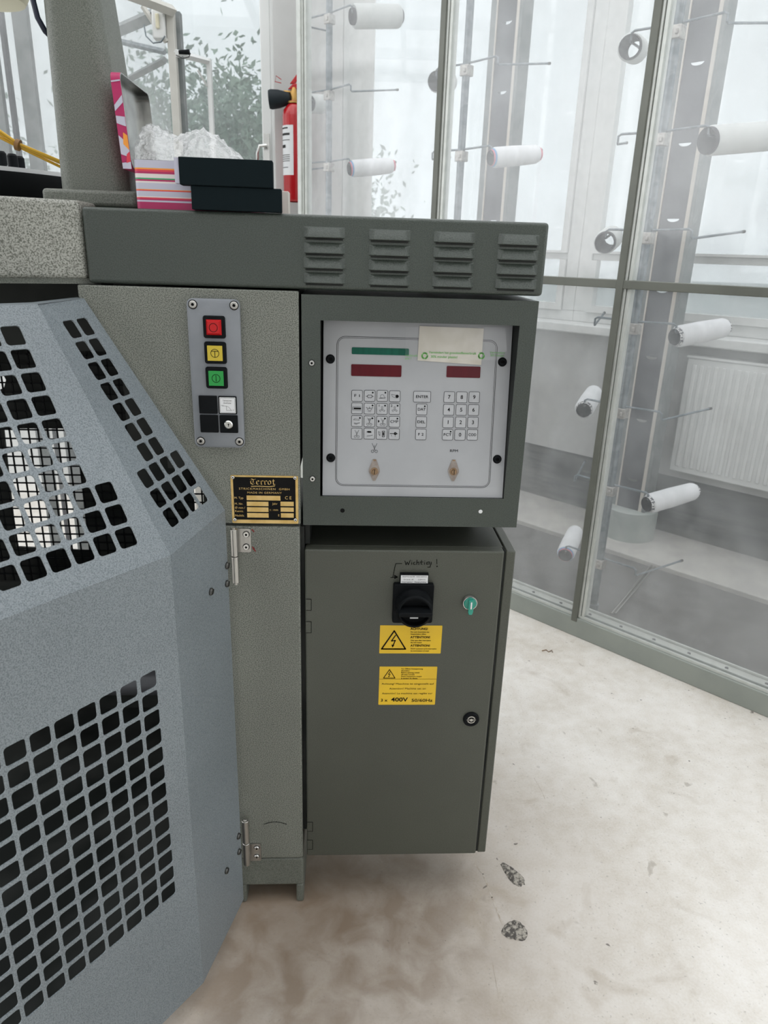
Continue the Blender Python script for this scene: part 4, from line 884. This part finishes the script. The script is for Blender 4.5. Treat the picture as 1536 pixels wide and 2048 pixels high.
# lock
X, Y = zc(1142, 1327); T2 = FACE.M@Matrix.Translation((X, Y, 0)); u = MB(); u.lathe([(.0162, 0), (.0162, .003), (.0140, .0055), (.0095, .0055), (.0090, .003), (0, .003)], T2, 36, 0, False); lk = u.build('door_lock', 'black', cab)
u = MB(); u.ring(0, 0, .0060, .0085, .0042, T2, 20, 0, R(20), R(160)); u.ring(0, 0, .0060, .0085, .0042, T2, 20, 0, R(200), R(340)); u.lathe([(.0032, .003), (.0032, .005), (0, .005)], T2, 16, 0, False); u.ribbon([(-.0085, 0), (-.003, 0)], .0022, .0042, T2); u.ribbon([(.003, 0), (.0085, 0)], .0022, .0042, T2); u.build('lock_insert', 'steel', lk, smooth=0)
# stickers
def tri(u, X, Y, s, z, T, w):
    r3 = [(X-s/2, Y-s*.43), (X+s/2, Y-s*.43), (X, Y+s*.43)]; u.ribbon(r3+r3[:2], w, z, T)
    u.ribbon([(X+.06*s, Y+.22*s), (X-.10*s, Y-.05*s), (X+.06*s, Y-.02*s), (X-.04*s, Y-.30*s)], s*.045, z, T); u.flat([(X-.10*s, Y-.22*s), (X+.03*s, Y-.24*s), (X-.05*s, Y-.36*s)][::-1], z, T)
a = zc(529, 890); b_ = zc(951, 705); u = MB(); u.prism(rrect(a[0], a[1], b_[0], b_[1], .0012), 0, .0004, T_); st = u.build('warning_sticker', 'sticker', cab)
u = MB(); X, Y = zc(627, 800); tri(u, X, Y, .046, .0008, T_, .0026)
for i, (big, l1, l2) in enumerate((('ACHTUNG!', 'Nur nach Ausschalten des', 'Hauptschalters \u00f6ffnen'), ('ATTENTION!', 'Only open after interrupting', 'the main switch'), ('ATTENTION!', 'Ouvrir seulement apr\u00e8s interruption', 'du commutateur principal'))):
    X, Y = zc(738, 726+i*56); text(u, big, X, Y, .0064, T_, .0008, 'LEFT', bold=.03)
    X, Y = zc(738, 747+i*56); text(u, l1, X, Y, .0034, T_, .0008, 'LEFT', bold=.02); X, Y = zc(738, 761+i*56); text(u, l2, X, Y, .0034, T_, .0008, 'LEFT', bold=.02)
u.build('sticker_print', 'ink', st, smooth=0)
a = zc(523, 1233); b_ = zc(917, 979); u = MB(); u.prism(rrect(a[0], a[1], b_[0], b_[1], .0012), 0, .0004, T_); st = u.build('voltage_sticker', 'sticker', cab)
u = MB(); X, Y = zc(597, 1026); tri(u, X, Y, .0225, .0008, T_, .0014)
for i, l in enumerate(('Vor \u00d6ffnen Netzspannung', 'abschalten', 'Before opening switch', 'off main current', 'Avant l\'ouverture couper', 'la tension du r\u00e9seau')): X, Y = zc(675, 993+i*12.6); text(u, l, X, Y, .0040, T_, .0008, 'LEFT', bold=.012)
p = zc(530, 1061); q = zc(914, 1061); u.ribbon([p, q], .0005, .0008, T_)
for l, x, y, w_ in (('Achtung! Maschine ist eingestellt auf', 720, 1093, .103), ('Attention! Machine set on', 718, 1125, .072), ('Atenci\u00f3n! La machine est regl\u00e9e sur', 716, 1157, .100)): X, Y = zc(x, y); text(u, l, X, Y, .0056, T_, .0008, width=w_)
X, Y = zc(562, 1203); text(u, '3 x', X, Y, .0090, T_, .0008, bold=.012, width=.0135); X, Y = zc(664, 1199); text(u, '400V', X, Y, .0128, T_, .0008, bold=.022, width=.0335); X, Y = zc(815, 1204); text(u, '50/60Hz', X, Y, .0096, T_, .0008, bold=.012, width=.042)
u.build('sticker_print', 'ink', st, smooth=0)
# handwriting: Wichtig ! with arrow
u = MB(); strokes = [[(700, 272), (708, 298), (716, 280), (724, 298), (736, 268)], [(746, 282), (745, 296)], [(746, 272), (747, 273)], [(768, 282), (758, 284), (757, 294), (770, 296)], [(781, 266), (779, 297)], [(780, 286), (790, 280), (794, 285), (793, 298)], [(812, 268), (808, 292), (816, 296)], [(802, 281), (822, 279)], [(832, 282), (831, 296)], [(833, 272), (834, 273)], [(860, 280), (846, 282), (845, 294), (860, 292)], [(862, 278), (872, 300), (868, 314), (852, 314)], [(876, 280), (878, 296)],
          [(913, 262), (914, 292)], [(914, 306), (918, 310), (912, 311), (916, 306)], [(680, 290), (640, 290), (632, 320), (620, 382)], [(606, 384), (632, 382)], [(630, 368), (652, 380), (632, 390), (632, 372), (644, 380), (632, 386)]]
for s_ in strokes: u.ribbon([zc(*p) for p in s_], .0012, .0007, T_)
u.build('handwriting', 'marker', cab, smooth=0)

# ================================================================= THINGS ON THE HOUSING
TZ = 1.4182
tin = thing('gift_tin', 'open pink and white striped tin with its lid standing upright at the left', 'tin', (-.25, .11, TZ))
tx0, tx1 = -.331, -.150
u = MB(); bands = [(0, .010, 'magenta'), (.010, .0125, 'lilac'), (.0125, .0145, 'magenta'), (.0145, .0165, 'pinkred'), (.0165, .0180, 'cream'), (.0180, .0255, 'lilac'), (.0255, .0270, 'pinkred'), (.0270, .0280, 'orange'), (.0280, .0370, 'lilac'), (.0370, .0395, 'cream'), (.0395, .0420, 'magenta'), (.0420, .0440, 'tin_green'), (.0440, .0500, 'cream'), (.0500, .0530, 'magenta'), (.0530, .0560, 'pinkred'), (.0560, .0580, 'orange'), (.0580, .0690, 'lilac')]
ml = ['magenta', 'lilac', 'pinkred', 'cream', 'orange', 'tin_green']
for a, b_, m_ in bands: u.prism(rrect(tx0, .025, tx1, .200, .008, 4), TZ+a, TZ+b_, None, ml.index(m_))
bo = u.build('tin_body', ml, tin, smooth=30)
u = MB(); u.prism(rrect(tx0+.003, .028, tx1-.003, .197, .006, 4), TZ+.069, TZ+.0695); u.build('tin_rim', 'tin_metal', tin)
# lid: shallow tray standing on edge, open side facing right
lt0 = 1.474; lh = .131
def lidpt(y, h, d): return (-.3335-.105*h*.55-.0+d, y, lt0+h)
lp = rrect(.028, 0, .196, lh, .012, 4)
u = MB(); n_ = len(lp); th = .014
v = [lidpt(y, h, -th) for y, h in lp]+[lidpt(y, h, 0) for y, h in lp]+[lidpt(.028+(y-.028)*.975+.002, h*.975+.0015, 0) for y, h in lp]+[lidpt(.028+(y-.028)*.975+.002, h*.975+.0015, -th+.001) for y, h in lp]
f = [tuple(range(n_))]; m_i = []
u.add(v, [tuple(range(n_))[::-1]], None, 0)
u.add(v, [(i, (i+1) % n_, n_+(i+1) % n_, n_+i) for i in range(n_)], None, 0)
u.add(v, [(n_+i, n_+(i+1) % n_, 2*n_+(i+1) % n_, 2*n_+i) for i in range(n_)]+[(2*n_+i, 2*n_+(i+1) % n_, 3*n_+(i+1) % n_, 3*n_+i) for i in range(n_)], None, 1)
u.add(v, [tuple(range(3*n_, 4*n_))], None, 1)
lid = u.build('tin_lid', ['magenta', 'tin_metal'], tin)
# printed blossoms on the lid's narrow side (front edge)
EP = Pl(np.array(lidpt(.0278, 0, -th/2)), (1, 0, 0), (-.0578, 0, 1)); u = MB()
def lq(a, b_, c_, d_, m_): u.flat([(-.0066, a), (.0066, b_), (.0066, d_), (-.0066, c_)], .0004, EP.M, m_)
lq(.078, .090, .086, .100, 0); lq(.062, .058, .072, .071, 0); lq(.020, .016, .046, .034, 0); u.flat([(-.001, .034), (.0066, .026), (.0066, .046), (.001, .050)], .0006, EP.M, 1); u.flat([(-.0066, .0), (.0066, .0), (.0066, .010), (-.0066, .008)], .0005, EP.M, 0); u.flat([(-.0066, .116), (.0066, .118), (.0066, .120), (-.0066, .118)], .0006, EP.M, 0); u.flat([(.0, .008), (.0066, .010), (.0066, .024), (.002, .020)], .0006, EP.M, 2)
u.build('flower_print', ['lilac', 'orange', 'pinkred'], lid, smooth=0)
# plastic bag bulging out of the tin
bag = MB(); rng = np.random.default_rng(5); nx_, ny_ = 34, 20; V = []
prof = [(0, .100), (.05, .126), (.14, .127), (.25, .115), (.33, .112), (.45, .119), (.56, .125), (.70, .111), (.84, .091), (1, .068)]
ux = np.linspace(0, 1, nx_); hp2 = np.interp(ux, [p[0] for p in prof], [p[1] for p in prof])
bx0, bx1 = -.336, -.155
for j in range(ny_):
    w_ = j/(ny_-1)
    for i in range(nx_):
        e = math.sin(math.pi*w_)**.45; hh_ = .060+(hp2[i]-.060)*e+rng.normal()*.0010*e+.0022*math.sin(i*.9+j*1.3)*e+.0018*math.sin(i*2.1-j*.6)*e
        V.append((bx0+(bx1-bx0)*ux[i]+rng.normal()*.001, .034+.15*w_+rng.normal()*.0015, TZ+max(.0705, hh_)))
F_ = [(j*nx_+i, j*nx_+i+1, (j+1)*nx_+i+1, (j+1)*nx_+i) for j in range(ny_-1) for i in range(nx_-1)]
bag.add(V, F_); bo = bag.build('plastic_bag', 'bag', loc=(-.24, .11, TZ+.07), smooth=22)
tag(bo, 'crumpled clear plastic bag bulging out of the open tin', 'bag')
def black_box(label, a, b_, side):
    t = thing('black_box', label, 'box', ((a[0]+b_[0])/2, a[1], a[2]), 'black cardboard boxes on the housing')
    x0, x1 = a[0]+(.007 if side else 0), b_[0]; TB = Matrix.Translation((x1, a[1], 0))@Matrix.Rotation(R(2.0), 4, 'Z')@Matrix.Translation((-x1, -a[1], 0))
    m_ = MB(); m_.box((x0, a[1], a[2]), b_, TB); m_.build('box_body', 'black_card', t, bevel=.0012)
    if side: s_ = MB(); s_.box((x0-.007, a[1]+.003, a[2]+.002), (x0-.0002, b_[1]-.004, b_[2]-.001), TB); s_.build('side_paper', 'lilac', t)
bx = [ony(*p, -.004) for p in ((382, 376), (563, 423), (350, 314), (545, 375))]
zc1 = float(ony(465, 374, -.004)[2])
black_box('lower black box, flush with the front edge of the housing', (float(bx[0][0]), -.002, TZ), (float(bx[1][0]), .0225, zc1), False)
black_box('upper black box, shifted left on top of the other one', (float(ony(349, 340, -.006)[0]), -.005, zc1+.0003), (float(ony(545, 340, -.006)[0]), .0205, float(ony(450, 317, -.006)[2])), True)
u = MB(); u.box((-.118, .135, TZ), (-.1035, .17, TZ+.040)); tag(u.build('cardboard_piece', 'wood', loc=(-.11, .15, TZ), bevel=.001), 'small beige cardboard piece peeking out behind the black boxes', 'box')

# ================================================================= FIRE EXTINGUISHER
EY = 2.80
def eP(px, py, dy=0.): p = ony(px, py, EY+dy); return Vector(p)
ex = thing('fire_extinguisher', 'red fire extinguisher with black horn hanging on the pillar', 'extinguisher', tuple(eP(592, 405)))
top = eP(592, 208); bot = eP(595, 404); ecx = float(eP(566, 300)[0])+.058; r_ = .058
u = MB(); TE = Matrix.Translation((ecx, EY, 0)); z0, z1 = bot.z, top.z
u.lathe([(.05, z0), (r_, z0+.012), (r_, z1-.055), (r_*.93, z1-.03), (r_*.62, z1-.008), (.028, z1), (.024, z1+.012), (0, z1+.012)], TE, 40, 0, False); u.build('cylinder', 'ext_red', ex)
u = MB(); u.lathe([(.036, z1), (.036, z1+.008), (0, z1+.008)], TE, 24, 0, False); u.lathe([(.020, z1+.008), (.020, z1+.045), (.013, z1+.07), (0, z1+.07)], TE, 20, 0, False); u.cyl((ecx-.05, EY, z1+.05), (ecx, EY, z1+.05), .007, 14); u.build('valve', 'ext_brass', ex)
u = MB(); u.prism([(ecx-.03, z1+.06), (ecx+.05, z1+.065), (ecx+.06, z1+.09), (ecx-.005, z1+.085)], -EY-.012, -EY+.012, Matrix(((1, 0, 0, 0), (0, 0, -1, 0), (0, 1, 0, 0), (0, 0, 0, 1)))); u.prism([(ecx-.02, z1+.085), (ecx+.05, z1+.17), (ecx+.075, z1+.17), (ecx+.005, z1+.085)], -EY-.010, -EY+.010, Matrix(((1, 0, 0, 0), (0, 0, -1, 0), (0, 1, 0, 0), (0, 0, 0, 1)))); u.build('lever', 'ext_red', ex, bevel=.003)
u = MB(); u.tube([(ecx-.06, EY-.01, z1+.10), (ecx-.085, EY-.01, z1+.115), (ecx-.09, EY-.01, z1+.09), (ecx-.06, EY-.01, z1+.085)], .0022, 6); u.build('safety_pin', 'ext_red', ex)
h0 = eP(579, 197); h1_ = eP(538, 199); hT = Matrix.Translation(h1_)@(h0-h1_).to_track_quat('Z', 'Y').to_matrix().to_4x4(); L_ = (h0-h1_).length
u = MB(); u.lathe([(.030, .006), (.040, 0), (.044, .012), (.040, L_*.5), (.026, L_), (.012, L_+.008)], hT, 32, 0, True); u.build('horn', 'horn', ex)
def wrap(a0, a1, za, zb3, off=.0006):
    k = 14; v = []
    for i in range(k+1):
        a = R(a0+(a1-a0)*i/k); v += [(ecx+(r_+off)*math.cos(a), EY+(r_+off)*math.sin(a), za), (ecx+(r_+off)*math.cos(a), EY+(r_+off)*math.sin(a), zb3)]
    return v, [(2*i, 2*i+2, 2*i+3, 2*i+1) for i in range(k)]
zA, zB = z0+.12, z1-.10
u = MB(); u.add(*wrap(-178, -92, zA, zB)); lab = u.build('instruction_label', 'white_label', ex)
u = MB()
for a, b_, q, w_ in ((-170, -120, .93, .006), (-170, -110, .80, .010), (-168, -135, .55, .014), (-165, -110, .70, .003), (-170, -110, .40, .003), (-170, -110, .36, .003), (-170, -110, .32, .003), (-170, -110, .28, .003), (-170, -120, .15, .003)):
    zz_ = zA+(zB-zA)*q; u.add(*wrap(a, b_, zz_, zz_+w_, .0012))
u.build('label_print', 'ink_grey', lab, smooth=0)
u = MB(); u.box((ecx-.02, EY+r_-.002, z1-.12), (ecx+.02, 2.901, z1-.08)); u.build('wall_bracket', 'ext_red', ex)

# ================================================================= FAR CREEL AT THE LEFT
CY = 2.15
def fP(px, py, dy=0.): return Vector(ony(px, py, CY+dy))
fc = thing('far_creel_frame', 'cream steel creel frame with posts and braces seen behind the tin', 'frame', (float(fP(345, 200).x), CY, 0))
def post(px0, py0, px1, w_, nm_, m_, dy=0., z0_=0.):
    a = fP(px0, py0, dy); X_ = a.x; u = MB(); u.box((X_-w_/2, CY+dy, z0_), (X_+w_/2, CY+dy+.04, a.z)); u.build(nm_, m_, fc, bevel=.002)
post(338, 18, 0, .030, 'creel_post', 'creel_paint'); post(354, 22, 0, .022, 'round_post', 'duct_side', .06); post(416, 116, 0, .020, 'short_post', 'white_paint', .5)
def beam(a, b_, w_, nm_, m_): u = MB(); d = (b_-a); u.cyl(a, b_, w_, 4); u.build(nm_, m_, fc, smooth=0)
beam(fP(180, -40, -.35), fP(346, 22), .020, 'top_beam', 'creel_paint'); beam(fP(285, 12), fP(333, 84), .010, 'brace', 'creel_paint')
beam(fP(215, 70, .4), fP(318, 26), .026, 'cross_beam', 'duct_side'); beam(fP(352, 106), fP(414, 122, .5), .014, 'lower_beam', 'white_paint'); beam(fP(395, 140, .45), fP(414, 172, .5), .006, 'brace', 'white_paint')
beam(fP(236, 82, .5), fP(330, 104, .3), .012, 'tie_bar', 'galv'); beam(fP(245, 165, .5), fP(330, 120, .3), .016, 'tie_bar', 'duct_side')
a = fP(306, 50); u = MB(); u.box((a.x-.0, CY-.02, a.z-.05), (a.x+.05, CY+.03, a.z+.05)); u.build('junction_box', 'white_paint', fc, bevel=.006)
a = fP(318, 40); u = MB(); u.box((a.x-.008, CY-.03, a.z-.035), (a.x+.006, CY-.02, a.z+.015)); u.build('cream_strip', 'yarn_cream', fc, bevel=.003)
u = MB(); u.tube([fP(288, 50, -.02), fP(292, 72, -.02), fP(306, 86, -.02), fP(322, 84, -.02), fP(330, 72, -.02)], .003, 6); u.build('hanging_wire', 'galv', fc)
a = fP(372, 105, -.05); u = MB(); u.cyl(a-Vector((.028, 0, 0)), a+Vector((.014, 0, .002)), .007, 12, .010); u.build('sensor', 'black', fc)
u = MB(); u.tube([fP(352, 110, -.05), fP(365, 117, -.05), fP(378, 114, -.05), fP(381, 106, -.05)], .002, 6); u.build('sensor_wire', 'screw_dark', fc)
x0_ = fP(240, 100).x; x1_ = fP(338, 100).x
MB().box((-1.0, CY+.02, .3), (x1_-.015, CY+.023, 2.30)).build('pane', 'pane', fc, smooth=0)
u = MB(); u.box((fP(357, 0).x+.012, CY+.5, .3), (fP(412, 116, .5).x, CY+.503, fP(412, 120, .5).z)); u.build('curtain_film', 'pane', fc, smooth=0)
# light vertical members seen far left of the column
lc = thing('left_creel_frame', 'pale grey creel posts seen left of the cast column', 'frame', (-1.35, 1.9, 0))
LYc = 1.9
for px, w_, m_ in ((-22, .05, 'duct_side'), (8, .014, 'duct'), (46, .055, 'duct_side')):
    a = ony(px, 100, LYc); u = MB(); u.box((float(a[0])-w_/2, LYc, 0), (float(a[0])+w_/2, LYc+.03, 3.3)); u.build('creel_post', m_, lc, bevel=.002)
MB().box((-2.4, LYc-.06, .3), (-1.0, LYc-.057, 3.3)).build('pane', 'pane', lc, smooth=0)

# ================================================================= FLOOR PATCHES
def blob(px, py, rx, ry, ang, seed, label, h=.003):
    rng = np.random.default_rng(seed); c_ = onz(px, py); n = 26; pts = []
    for i in range(n):
        a = 2*math.pi*i/n; k = 1+.10*math.sin(3*a+seed)+rng.uniform(-.07, .07); x, y = rx*k*math.cos(a), ry*k*math.sin(a)
        pts.append((c_[0]+x*math.cos(ang)-y*math.sin(ang), c_[1]+x*math.sin(ang)+y*math.cos(ang)))
    u = MB(); top_ = [(c_[0]+(x-c_[0])*.8, c_[1]+(y-c_[1])*.8) for x, y in pts]; u.prism(pts, 0.0002, h, None, 0, top_)
    tag(u.build('filler_patch', 'dirt', loc=(float(c_[0]), float(c_[1]), 0), smooth=0), label, 'patch')
blob(1026, 1750, .016, .038, R(28), 3, 'dark crumbling filler patch on the floor nearest the cabinet')
blob(1030, 1862, .027, .024, 0, 4, 'pale crumbled filler patch on the floor in front of the other')
for pl3, w3 in (([(948, 1728), (966, 1748), (984, 1795), (1004, 1848)], .003), ([(1068, 1556), (1082, 1580), (1090, 1598)], .0012), ([(985, 1925), (992, 1965), (999, 2000)], .0010)):
    u = MB(); u.ribbon([tuple(onz(*p)[:2]) for p in pl3], w3, .0003); u.build('stain_line', 'stain', bpy.data.objects['floor'], smooth=0)
lk_ = [onz(*p, .0015) for p in ((1084, 1302), (1092, 1300), (1097, 1304), (1104, 1301), (1105, 1305))]
u = MB(); u.tube([Vector(p)+Vector((0, 0, .001)) for p in lk_], .0016, 6); tag(u.build('thread_scrap', 'brass_dark', loc=tuple(lk_[0])), 'short curled yarn scrap lying on the bare floor', 'thread')
print('OBJECTS', len(bpy.data.objects))
